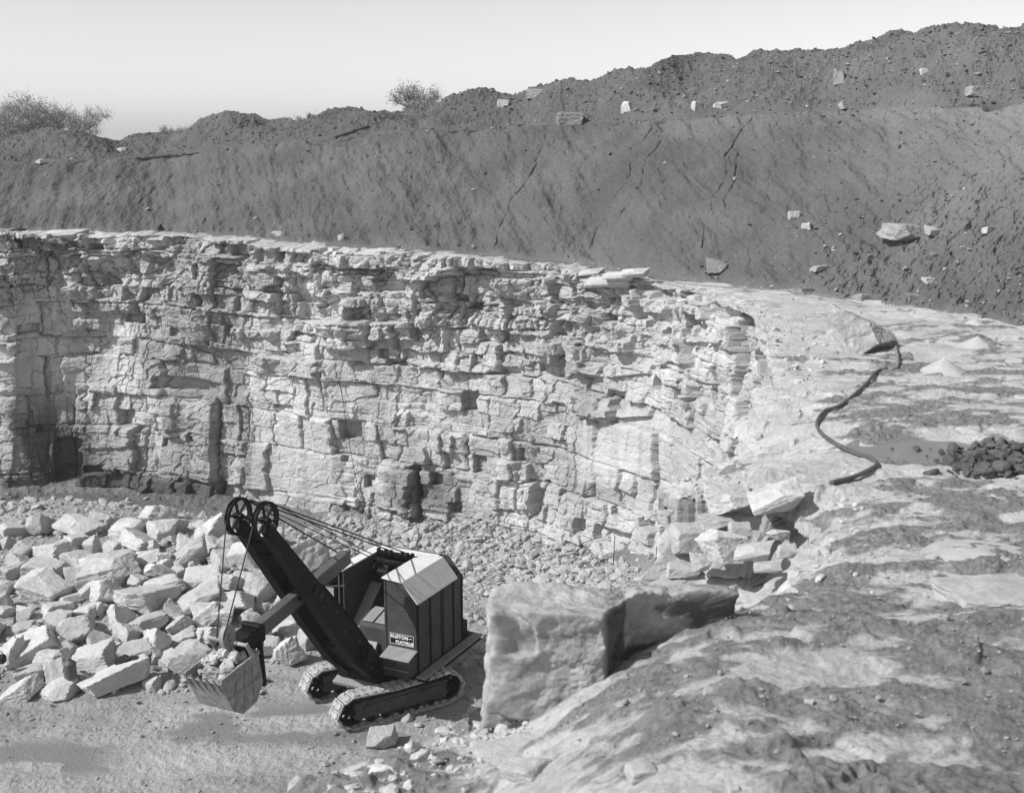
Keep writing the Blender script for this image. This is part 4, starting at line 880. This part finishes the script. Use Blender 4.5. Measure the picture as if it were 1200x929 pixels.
# ================================================================== the excavator
class MB:
    def __init__(s): s.v = []; s.f = []
    def add(s, V, F_): k = len(s.v); s.v += [tuple(v) for v in V]; s.f += [tuple(i+k for i in f) for f in F_]
    def box(s, c, d, rot=None, off=(0, 0, 0)):
        V = [Vector((x*d[0]/2, y*d[1]/2, z*d[2]/2)) for x in (-1, 1) for y in (-1, 1) for z in (-1, 1)]
        if rot is not None: V = [rot @ v for v in V]
        s.add([v+Vector(c) for v in V], [(0, 1, 3, 2), (4, 6, 7, 5), (0, 4, 5, 1), (2, 3, 7, 6), (0, 2, 6, 4), (1, 5, 7, 3)]); return s
    def prism(s, prof, y0, y1):
        """profile in x,z extruded along y"""
        n = len(prof); V = [(x, y0, z) for x, z in prof]+[(x, y1, z) for x, z in prof]
        s.add(V, [tuple(range(n)), tuple(range(2*n-1, n-1, -1))]+[(i, i+n, (i+1) % n+n, (i+1) % n) for i in range(n)]); return s
    def prismx(s, prof, x0, x1):
        n = len(prof); V = [(x0, y, z) for y, z in prof]+[(x1, y, z) for y, z in prof]
        s.add(V, [tuple(range(n-1, -1, -1)), tuple(range(n, 2*n))]+[(i, (i+1) % n, (i+1) % n+n, i+n) for i in range(n)]); return s
    def cyl(s, a, b, r, n=20, r2=None):
        a, b = Vector(a), Vector(b); t = (b-a).normalized(); u = t.cross(Vector((0, 0, 1)) if abs(t.z) < .9 else Vector((1, 0, 0))).normalized(); v = t.cross(u); r2 = r if r2 is None else r2
        V = [a+u*r*math.cos(2*math.pi*k/n)+v*r*math.sin(2*math.pi*k/n) for k in range(n)]+[b+u*r2*math.cos(2*math.pi*k/n)+v*r2*math.sin(2*math.pi*k/n) for k in range(n)]
        s.add(V, [tuple(range(n-1, -1, -1)), tuple(range(n, 2*n))]+[(k, (k+1) % n, (k+1) % n+n, k+n) for k in range(n)]); return s
    def ring(s, c, R_, r_, w, n=36):
        """rim in the x,z plane, axis y"""
        V = []; 
        for k in range(n):
            a = 2*math.pi*k/n
            for rr, yy in ((R_, -w), (R_-0.035, -w*0.3), (R_-0.035, w*0.3), (R_, w), (r_, w), (r_, -w)): V.append((c[0]+rr*math.cos(a), c[1]+yy, c[2]+rr*math.sin(a)))
        F_ = [(k*6+i, ((k+1) % n)*6+i, ((k+1) % n)*6+(i+1) % 6, k*6+(i+1) % 6) for k in range(n) for i in range(6)]
        s.add(V, F_); return s
    def beam(s, a, b, w0, d0, w1, d1, y):
        """beam in the x,z plane from a to b: width along y, depth across"""
        a = Vector((a[0], y, a[1])); b = Vector((b[0], y, b[1])); t = (b-a).normalized(); n = Vector((-t.z, 0, t.x)); Y_ = Vector((0, 1, 0)); V = []
        for c, w, d in ((a, w0, d0), (b, w1, d1)):
            for i, j in ((-1, -1), (1, -1), (1, 1), (-1, 1)): V.append(c+Y_*w/2*i+n*d/2*j)
        s.add(V, [(3, 2, 1, 0), (4, 5, 6, 7)]+[(i, (i+1) % 4, (i+1) % 4+4, i+4) for i in range(4)]); return s
    def build(s, name, mat, parent=None, bev=0.0, label=None):
        me = D.meshes.new(name); me.from_pydata(s.v, [], s.f)
        bm = bmesh.new(); bm.from_mesh(me); bmesh.ops.recalc_face_normals(bm, faces=bm.faces)
        if bev: bmesh.ops.bevel(bm, geom=[e for e in bm.edges if len(e.link_faces) == 2 and e.calc_face_angle(0) > 0.5], offset=bev, segments=1, affect='EDGES', clamp_overlap=True)
        bm.to_mesh(me); bm.free(); me.materials.append(M[mat]); o = link(name, me, parent)
        if label: o['label'] = label
        return o
ex = D.objects.new('excavator', None); COL.objects.link(ex); ex.location = (-3.98, 35.6, 0.05); ex.rotation_euler = (0, 0, math.atan2(-0.9, -0.436))
tag(ex, 'dark crawler excavator with face shovel boom and boxy house on the quarry floor', 'excavator')
# --- crawlers
TR = D.objects.new('undercarriage', None)
dl = R(-31.5); toff = Matrix.Rotation(-math.atan2(-0.9, -0.436), 3, 'Z') @ Vector((0.02, -0.42, 0))
def placed(o): o.location = toff; o.rotation_euler = (0, 0, dl); return o
def track_path():
    return [(-1.62, 0.0), (1.60, 0.0), (1.98, 0.20), (2.10, 0.50), (1.94, 0.82), (1.60, 0.98), (0.2, 0.90), (-0.6, 0.92), (-1.55, 0.98), (-1.90, 0.84), (-2.08, 0.50), (-1.95, 0.18)]
def shoes(yc):
    P = track_path(); n = len(P); m = MB(); L_ = [math.dist(P[i], P[(i+1) % n]) for i in range(n)]; tot = sum(L_); N = 34; rr = random.Random(4)
    for k in range(N):
        s0 = tot*(k+0.5)/N; i = 0
        while s0 > L_[i]: s0 -= L_[i]; i += 1
        a, b = P[i], P[(i+1) % n]; t = s0/L_[i]; x, z = a[0]+(b[0]-a[0])*t, a[1]+(b[1]-a[1])*t; an = math.atan2(b[1]-a[1], b[0]-a[0]); Rm = Matrix.Rotation(-an, 3, 'Y')
        m.box((x, yc, z), (tot/N*0.93, 0.56, 0.06), Rm)
        nrm = Rm @ Vector((0, 0, -1)); m.box(Vector((x, yc, z))+nrm*0.045, (tot/N*0.42, 0.5, 0.05), Rm)
        for yy in (-.17, .17): m.box(Vector((x, yc+yy, z))+nrm*0.05, (tot/N*0.70, 0.11, 0.055), Rm)
        for yy in (-.09, .09): m.box(Vector((x, yc+yy, z))-nrm*0.05, (tot/N*0.6, 0.05, 0.08), Rm)
    return m
for side_ in (1, -1):
    yc = 1.10*side_
    tr = placed(shoes(yc).build('crawler_track', 'shoe', ex, 0.012))
    fr = MB().prism([(-1.5, .22), (1.5, .22), (1.62, .4), (1.5, .74), (.2, .72), (-1.5, .76), (-1.62, .4)], yc-.17, yc+.17)
    fr.prism([(-1.35, .34), (1.2, .30), (1.2, .62), (-1.35, .66)], yc+.17*side_, yc+.215*side_); fr.box((-.1, yc+.2*side_, .75), (2.9, .08, .04)); fr.build('side_frame', 'trackside', tr, 0.01)
    for x, r_, nm in ((1.62, .40, 'idler_wheel'), (-1.62, .40, 'drive_wheel')):
        w = MB().ring((x, yc, .49), r_, r_-.09, .16).cyl((x, yc-.2, .49), (x, yc+.2, .49), .11, 16)
        for k in range(7): a = 2*math.pi*k/7; w.box((x+.2*math.cos(a), yc, .49+.2*math.sin(a)), (.30, .14, .07), Matrix.Rotation(-a, 3, 'Y'))
        w.build(nm, 'boomdark', tr, 0.006)
    for x in (-1.0, -.5, 0, .5, 1.0): MB().cyl((x, yc-.15, .17), (x, yc+.15, .17), .13, 18).build('track_roller', 'boomdark', tr)
cb = MB(); cb.box((.75, 0, .55), (.35, 1.9, .3)); cb.box((-.75, 0, .55), (.35, 1.9, .3)); cb.box((0, 0, .66), (1.7, 1.3, .3)); placed(cb.build('truck_frame', 'boomdark', ex, .02))
MB().cyl((0, -.1, .80), (0, -.1, 1.02), .85, 40).cyl((0, -.1, .9), (0, -.1, .96), .93, 40).build('slew_ring', 'boomdark', ex)
MB().box((-1.0, -.15, 1.06), (3.3, 3.3, .12)).prism([(.7, 1.0), (1.35, 1.0), (1.35, 1.22), (.7, 1.3)], -.75, .65).build('deck', 'boomdark', ex, .01)
fend = MB(); fend.prism([(1.0, .84), (1.45, .74), (1.52, .86), (1.05, 1.02)], -.85, .45); placed  # pale guard plate under the boom foot
fend.build('guard_plate', 'paintlight', ex, .01)
# --- house
x0, x1 = -2.35, .45; zf_, ze, zt_ = 1.13, 3.38, 3.97
def wing_panel(y0, y1): return
hb = MB()
hb.prismx([(1.5, zf_), (1.5, ze), (1.05, 3.90), (.38, 3.94), (.38, zf_)], x1-.04, x1)                  # front of the near wing
hb.box(((x0+x1)/2, 1.485, (zf_+ze)/2), (x1-x0, .03, ze-zf_))                                            # near side
hb.prismx([(-1.85, zf_), (-1.85, ze), (-1.45, 3.90), (-1.05, 3.94), (-1.05, zf_)], x1-.9, x1-.86)        # far wing inner front
hb.box(((x0+x1)/2, -1.835, (zf_+ze)/2), (x1-x0, .03, ze-zf_))
hb.prismx([(1.5, zf_), (1.5, ze), (1.05, 3.90), (-1.45, 3.90), (-1.85, ze), (-1.85, zf_)], x0, x0+.04)  # rear
hb.box((-.4, .395, 2.55), (1.7, .03, 2.75)); hb.box((-.4, -1.065, 2.55), (1.7, .03, 2.75)); hb.box((-1.25, -.33, 2.5), (.03, 1.45, 2.7))
hb.build('house_wall', 'paint', ex)
# doors and ribs of the near side
for a, b in ((.40, -.28), (-.34, -.98), (-1.18, -1.74), (-1.80, -2.31)):
    MB().box(((a+b)/2, 1.508, (zf_+ze)/2-.02), (abs(a-b)-.03, .022, ze-zf_-.12)).box(((a+b)/2, 1.523, 2.2), (abs(a-b)-.1, .02, .05)).build('side_door', 'paint', ex, .004)
MB().box((-1.08, 1.512, 2.24), (.17, .03, ze-zf_-.02)).build('door_gap', 'black', ex)
for x in (.43, -.31, -1.77, -2.33): MB().box((x, 1.53, 2.24), (.035, .05, ze-zf_)).build('door_post', 'black', ex)
MB().box((x1+.012, 1.46, 2.25), (.03, .06, 2.2)).box((x1+.012, .42, 2.5), (.03, .05, 2.8)).box((x1+.012, .95, 3.05), (.016, .98, .02)).build('front_trim', 'paint', ex)
# roof: a U of pale sheet with chamfered edges
rf = MB(); ov = .06
def roof_strip(prof, xa, xb):
    th_ = .045; up = [(y, z+.03) for y, z in prof]; lo = [(y, z+.03-th_) for y, z in prof[::-1]]; rf.prismx(up+lo, xa, xb)
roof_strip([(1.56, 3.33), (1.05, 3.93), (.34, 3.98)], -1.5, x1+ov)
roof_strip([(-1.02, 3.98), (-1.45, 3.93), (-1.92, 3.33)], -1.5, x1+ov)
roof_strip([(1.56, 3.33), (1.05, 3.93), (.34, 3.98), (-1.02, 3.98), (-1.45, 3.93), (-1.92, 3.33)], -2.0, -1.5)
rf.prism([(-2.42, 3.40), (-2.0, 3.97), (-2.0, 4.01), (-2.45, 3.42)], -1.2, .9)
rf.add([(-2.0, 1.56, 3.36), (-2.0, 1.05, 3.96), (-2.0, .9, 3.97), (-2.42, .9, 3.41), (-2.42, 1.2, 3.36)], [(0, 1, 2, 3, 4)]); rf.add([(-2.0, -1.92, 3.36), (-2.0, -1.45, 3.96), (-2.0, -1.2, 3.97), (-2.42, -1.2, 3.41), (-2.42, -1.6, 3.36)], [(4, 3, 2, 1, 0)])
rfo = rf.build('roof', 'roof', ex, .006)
# light panel and inside frame of the far wing
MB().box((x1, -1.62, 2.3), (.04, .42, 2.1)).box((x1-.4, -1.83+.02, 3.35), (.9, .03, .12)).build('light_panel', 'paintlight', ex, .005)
MB().box((x1, -1.22, 2.5), (.04, .05, 2.6)).box((x1, -1.4, 3.42), (.03, .8, .05), Matrix.Rotation(.2, 3, 'X')).cyl((x1, -1.2, 3.3), (x1-.7, -1.2, 1.9), .02, 8).build('cab_post', 'paint', ex)
MB().box((x1+.02, -1.84, 1.3), (.5, .1, .04)).build('cab_step', 'paintlight', ex)
# machinery deck between the wings
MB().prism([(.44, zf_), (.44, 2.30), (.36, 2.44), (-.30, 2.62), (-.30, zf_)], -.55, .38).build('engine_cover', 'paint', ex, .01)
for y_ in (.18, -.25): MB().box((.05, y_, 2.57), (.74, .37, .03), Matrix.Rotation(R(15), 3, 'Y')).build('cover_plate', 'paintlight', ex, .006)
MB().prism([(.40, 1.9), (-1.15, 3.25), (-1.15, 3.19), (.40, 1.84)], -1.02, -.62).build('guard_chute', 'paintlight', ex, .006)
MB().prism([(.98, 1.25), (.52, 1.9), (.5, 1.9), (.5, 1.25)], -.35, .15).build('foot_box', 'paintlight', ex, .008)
MB().prism([(-.32, 2.3), (-.95, 2.3), (-1.0, 2.9), (-.6, 2.95)], -.5, .25).build('dark_hatch', 'black', ex)
dr = MB().cyl((-1.05, -.75, 3.50), (-1.05, .25, 3.50), .17, 24)
for y_ in (-.8, -.3, .25): dr.cyl((-1.05, y_-.03, 3.50), (-1.05, y_+.03, 3.50), .30, 28)
dr.box((-1.05, -.3, 3.28), (.3, 1.3, .12)).box((-1.2, -.3, 3.8), (.08, 1.4, .08)); dr.build('winch_drum', 'black', ex, .006)
gt = MB().box((-1.42, .28, 3.98), (.1, .1, .30)).box((-1.42, -.95, 3.98), (.1, .1, .30)).box((-1.42, -.33, 4.02), (.1, 1.3, .1))
for y_ in (.1, -.1, -.5, -.7): gt.cyl((-1.42, y_-.03, 4.02), (-1.42, y_+.03, 4.02), .11, 16)
gt.build('gantry', 'black', ex, .006)
# tool box, running board, name plate
tb = MB().box((x1+.26, 1.02, 1.42), (.48, .93, .56)).build('tool_box', 'paint', ex, .012)
MB().prism([(x1, 1.82), (x1+.55, 1.68), (x1+.55, 1.72), (x1, 1.86)], .52, 1.52).build('lid', 'paintlight', tb, .006)
MB().box((x1+.515, 1.02, 1.56), (.02, .04, .1)).build('latch', 'black', tb)
MB().box((x1+.508, 1.02, 1.36), (.012, .93, .018)).build('seam', 'paintlight', tb)
MB().box((-1.25, 1.70, 1.08), (3.75, .32, .06)).build('running_board', 'wood', ex, .008)
MB().box((-1.25, 1.70, .98), (3.6, .26, .12)).box((-3.0, 0, 1.02), (.3, 3.3, .16)).box((-2.75, -.1, 1.3), (.55, 2.9, .5)).build('counterweight_frame', 'black', ex, .01)
npl = MB().box((x1+.012, .98, 2.12), (.02, .82, .34)).build('name_plate', 'black', ex)
bd = MB()
for dy, dz, ly, lz in ((0, .165, .82, .012), (0, -.165, .82, .012), (.404, 0, .012, .34), (-.404, 0, .012, .34)): bd.box((x1+.024, .98+dy, 2.12+dz), (.006, ly, lz))
bd.build('border', 'white', npl)
def text(s, y, z, size, parent):
    c = D.curves.new('lettering', 'FONT'); c.body = s; c.size = size; c.extrude = .004; c.align_x = 'LEFT'; c.offset = .006; c.space_character = 1.08
    to = D.objects.new('lettering', c); COL.objects.link(to); bpy.context.view_layer.update()
    me = D.meshes.new_from_object(to.evaluated_get(bpy.context.evaluated_depsgraph_get())); D.objects.remove(to)
    me.materials.clear(); me.materials.append(M['white']); o = link('lettering', me, parent); o.location = (x1+.026, y, z); o.rotation_euler = (math.pi/2, 0, math.pi/2)
    return o
# seen from the front the text must run toward +y (the machine's left)
text('RUSTON', .60, 2.145, .145, npl); text('BUCYRUS', .77, 1.985, .135, npl)
MB().box((x1+.026, 1.28, 2.19), (.006, .1, .02)).build('dash', 'white', npl)
# --- boom: twin beams with plates, cross ties, sheaves
ft, tp = (1.10, 1.25), (6.0, 7.15)
bm1 = MB()
tx_, tz_ = tp[0]-ft[0], tp[1]-ft[1]; BL = math.hypot(tx_, tz_); bt = (tx_/BL, tz_/BL); bn = (-bt[1], bt[0])
def bp(s, o=0): return (ft[0]+bt[0]*s+bn[0]*o, ft[1]+bt[1]*s+bn[1]*o)
for y_ in (.42, -.42):
    prof = [bp(0, -.28), bp(1.4, -.46), bp(3.2, -.42), bp(BL, -.16), bp(BL+.1, 0), bp(BL, .14), bp(4.6, .24), bp(2.2, .34), bp(0, .28)]
    bm1.prism(prof, y_-.11, y_+.11)
boom = bm1.build('boom', 'boomdark', ex, .015)
fl = MB()
for y_ in (.42, -.42):
    for sgn, pa, pb in ((1, bp(.2, .29), bp(2.2, .35)), (1, bp(2.2, .35), bp(4.6, .25)), (-1, bp(1.4, -.47), bp(3.2, -.43)), (-1, bp(3.2, -.43), bp(BL-.3, -.19)), (-1, bp(.2, -.30), bp(1.4, -.47))): fl.beam(pa, pb, .30, .03, .28, .03, y_)
fl.build('boom_flange', 'boomdark', boom)
for s_, o_ in ((.5, 0), (1.3, .1), (2.1, -.25), (5.4, .05), (6.3, 0), (6.9, 0)): q = bp(s_, o_); MB().cyl((q[0], -.5, q[1]), (q[0], .5, q[1]), .075, 12).build('boom_tie', 'boomdark', boom)
MB().prism([bp(.3, -.2), bp(2.0, -.36), bp(2.0, -.30), bp(.3, -.14)], -.32, .32).build('web_plate', 'boomdark', boom); MB().prism([bp(.6, .2), bp(1.9, .26), bp(1.9, .30), bp(.6, .24)], -.32, .32).build('web_plate', 'boomdark', boom)
for s_, o_ in ((1.0, .0), (1.7, .1), (2.6, -.1), (3.4, .08), (4.4, 0), (.5, -.1)): q = bp(s_, o_); MB().cyl((q[0], .53, q[1]), (q[0], .565, q[1]), .05, 10).build('bolt', 'paint', boom)
for k_ in range(22):
    for o_ in (-.2, .14): q = bp(.5+k_*.32, o_*(1-.03*k_)); MB().cyl((q[0], .525, q[1]), (q[0], .55, q[1]), .022, 8).build('rivet', 'paint', boom)
q = bp(1.15, .0); MB().cyl((q[0], .5, q[1]), (q[0], .78, q[1]), .22, 20).cyl((q[0], .6, q[1]), (q[0], .68, q[1]), .30, 24).build('foot_gear', 'black', ex, .01); MB().box((.9, .45, 1.35), (.35, .3, .5)).build('foot_bracket', 'black', ex, .01)
for y_ in (.42, -.42):
    w = MB().ring((tp[0]+.05, y_, tp[1]+.22), .50, .42, .06, 40).cyl((tp[0]+.05, y_-.12, tp[1]+.22), (tp[0]+.05, y_+.12, tp[1]+.22), .09, 16)
    for k in range(6): a = 2*math.pi*k/6+.3; w.box((tp[0]+.05+.25*math.cos(a), y_, tp[1]+.22+.25*math.sin(a)), (.38, .06, .05), Matrix.Rotation(-a, 3, 'Y'))
    w.build('boom_sheave', 'black', ex)
MB().cyl((tp[0]+.05, -.6, tp[1]+.22), (tp[0]+.05, .6, tp[1]+.22), .05, 12).build('sheave_shaft', 'black', ex)
# --- dipper handle through the boom
sa, sb_ = (6.70, 4.22), (1.82, 5.02)
stick = MB().beam(sa, sb_, .30, .40, .30, .40, 0).build('dipper_handle', 'stick', ex, .02)
q = bp(4.45, .05); MB().cyl((4.15, -.58, 4.9), (4.15, .58, 4.9), .12, 18).box((4.15, 0, 4.66), (.6, .42, .08)).box((4.15, 0, 5.12), (.6, .42, .08)).build('saddle_block', 'black', ex, .01)
MB().prism([(6.0, 4.10), (6.9, 3.90), (7.0, 4.25), (6.6, 4.50), (6.0, 4.54)], -.24, .24).cyl((6.25, -.3, 4.55), (6.25, .3, 4.55), .09, 12).build('handle_end', 'black', stick, .02)
MB().beam((6.35, 4.15), (6.25, 2.95), .12, .10, .12, .10, .3).beam((6.35, 4.15), (6.25, 2.95), .12, .10, .12, .10, -.3).build('pitch_brace', 'black', stick)
# --- bucket
bk = MB(); w_ = .74
inn = []
outp = [(6.55, 4.02), (6.35, 3.10), (6.75, 2.62), (7.55, 2.50), (8.05, 2.75), (8.75, 3.78)]
inner = [(8.68, 3.80), (7.98, 2.84), (7.50, 2.60), (6.80, 2.72), (6.47, 3.12), (6.66, 4.00)]
bk.prism(outp+inner, -w_, w_)                      # back, bottom and front sheet
for y_ in (-w_, w_): bk.prism([(6.55, 4.02), (6.35, 3.10), (6.75, 2.62), (7.55, 2.50), (8.05, 2.75), (8.75, 3.78), (7.7, 4.02)], y_-.035, y_+.035)
bucket = bk.build('bucket', 'bucket', ex, .012)
tt_ = MB()
for y_ in np.linspace(-w_+.1, w_-.1, 5): tt_.beam((8.55, 3.50), (8.98, 4.00), .15, .10, .06, .03, y_)
tt_.build('bucket_tooth', 'bucket', bucket, .008)
rb_ = MB()
for y_ in (-w_-.05, w_+.05):
    rb_.beam((6.62, 4.05), (8.72, 3.86), .08, .14, .08, .12, y_)
    for a, b in (((6.95, 4.0), (6.9, 2.66)), ((7.35, 4.0), (7.45, 2.6)), ((7.85, 3.95), (7.95, 2.80))): rb_.beam(a, b, .04, .07, .04, .07, y_)
    rb_.beam((6.5, 3.3), (8.3, 3.2), .03, .06, .03, .06, y_)
for y_ in (-.45, 0, .45): rb_.beam((7.9, 2.68), (8.6, 3.62), .05, .06, .05, .06, y_)
rb_.box((6.58, 0, 4.06), (.14, 1.6, .12)); rb_.build('bucket_rib', 'bucket', bucket, .01)
MB().beam((6.9, 4.0), (7.30, 4.55), .07, .14, .07, .14, w_+.10).beam((6.9, 4.0), (7.30, 4.55), .07, .14, .07, .14, -w_-.10).cyl((7.3, -w_-.14, 4.52), (7.3, w_+.14, 4.52), .06, 12).build('bail', 'bucket', bucket, .01)
MB().cyl((7.30, -.10, 4.68), (7.30, .10, 4.68), .36, 30).cyl((7.30, -.16, 4.68), (7.30, .16, 4.68), .09, 16).prism([(7.18, 4.6), (7.08, 4.10), (7.34, 4.05), (7.42, 4.6)], -.14, .14).build('bail_pulley', 'paintlight', bucket, .01)
bucket.scale = (.70, .70, .88); bucket.location = (7.1*.30, 0, 4.3*.12)
# --- ropes
def rope(pts, nm='wire_rope', r_=.018): return curve_tube(nm, pts, r_, 'rope', 6, 0.5, parent=ex)
sx_, sz_ = tp[0]+.05, tp[1]+.22
rope([(sx_+.50, -.42, sz_), (7.52, -.10, 4.66)], 'hoist_rope'); rope([(sx_+.50, .42, sz_), (7.52, .10, 4.66)], 'hoist_rope')
for y_, ye, xe, ze_, r_ in ((-.42, -.2, -1.05, 3.7, .016), (.42, .1, -1.05, 3.7, .016), (.30, .1, -1.42, 4.10, .022), (-.30, -.5, -1.42, 4.10, .022)): rope([(sx_-.35, y_, sz_+.36), (xe, ye, ze_)], 'boom_rope', r_)
rope([(sx_-.3, -.42, sz_+.38), (-.5, -1.5, 3.98)], 'boom_rope', .024)
# --- load
rr = random.Random(9)
Rex = Matrix.Rotation(ex.rotation_euler.z, 4, 'Z')
for k in range(46):
    x_, y_ = rr.uniform(6.85, 7.9), rr.uniform(-.42, .42); zt = 3.80+.42*math.exp(-((x_-7.35)/.5)**2-(y_/.5)**2)-.25*max(0, x_-7.8)+rr.uniform(-.06, .05); s_ = rr.choice((.14, .18, .22, .28, .34))
    p = ex.location+(Rex @ Vector((x_, y_, zt))); o = rock('load_stone', p.x, p.y, p.z, s_*rr.uniform(.9, 1.4), s_*.9, s_*rr.uniform(.6, 1), (rr.uniform(-.6, .6), rr.uniform(-.6, .6), rr.uniform(0, 6)), 'boulder', rr.randrange(18), 3)
    tag(o, 'broken pale stone lying in the load of the excavator bucket', 'stone', 'broken stones filling the bucket')
p = ex.location+(Rex @ Vector((7.35, 0, 3.62)))
MBf = rock('load_stone', p.x, p.y, p.z, 1.15, .95, .75, (0, 0, ex.rotation_euler.z), 'boulder', 5, 5); tag(MBf, 'broken pale stone lying in the load of the excavator bucket', 'stone', 'broken stones filling the bucket')

# ------------------------------------------------------------------ small things left on the boulders
def drum(px, py, r_, h_, Y):
    X, z = uny(px, py, Y); root = D.objects.new('oil_can', None); COL.objects.link(root); root.location = (X, Y, z); tag(root, 'dark grey cylindrical can standing among the boulders at lower left', 'can')
    MB().cyl((0, 0, 0), (0, 0, h_), r_, 28).build('body', 'stick', root, .01); MB().cyl((0, 0, h_), (0, 0, h_+.10), r_, 28, r_*.45).cyl((0, 0, h_+.09), (0, 0, h_+.16), r_*.3, 16).build('spout_cap', 'stick', root, .004)
drum(83, 793, .19, .46, 35.6)
def cloth(px, py, Y):
    X, z = uny(px, py, Y); V, Fc = rock_np(77, 5, 10, 2.6); V = V*np.array([.42, .34, .26]); V = V+0.05*np.stack([vn(V[:, 0]*9, V[:, 1]*9, V[:, 2]*9, k) for k in (1, 2, 3)], 1)
    o = link('work_jacket', mesh_np('work_jacket', V, Fc, 'cloth', True)); o.location = (X, Y, z); tag(o, 'crumpled black jacket thrown on the boulders above the long wedge boulder', 'jacket')
cloth(149, 776, 36.3)
X, Y, z = hit(lambda a, b: floor_z(a, b, False), 3, 803, 0.5)
bkt = D.objects.new('tool_bag', None); COL.objects.link(bkt); bkt.location = (X, Y, z+.75); tag(bkt, 'small dark tool bag on a boulder at the left picture edge', 'bag')
MB().box((0, 0, .14), (.34, .24, .28)).build('body', 'cloth', bkt, .05); curve_tube('handle', [(-.12, 0, .27), (-.06, 0, .38), (.06, 0, .38), (.12, 0, .27)], .015, 'cloth', 6, .03, parent=bkt)
P0 = uny(42, 742, 38.6); P1 = uny(66, 768, 38.2); tag(curve_tube('drill_rod', [(P0[0], 38.6, P0[1]), (P1[0], 38.2, P1[1])], .025, 'black', 8), 'thin dark rod leaning on the boulders above the can', 'rod')

# ------------------------------------------------------------------ thin summer haze: one closed box of air round everything
hm = D.materials.new('haze_air'); hm.use_nodes = True; hn = hm.node_tree; hn.nodes.clear()
ho = hn.nodes.new('ShaderNodeOutputMaterial'); hv = hn.nodes.new('ShaderNodeVolumePrincipled'); hv.inputs['Color'].default_value = g(0.92); hv.inputs['Density'].default_value = 0.0005
hn.links.new(hv.outputs[0], ho.inputs['Volume'])
bxh = MB().box((0, 1100, 13.3), (3040, 2860, 29.3)); ha = bxh.build('haze', 'white'); ha.data.materials.clear(); ha.data.materials.append(hm)
tag(ha, 'faint pale haze hanging over the quarry', 'haze', kind='stuff')
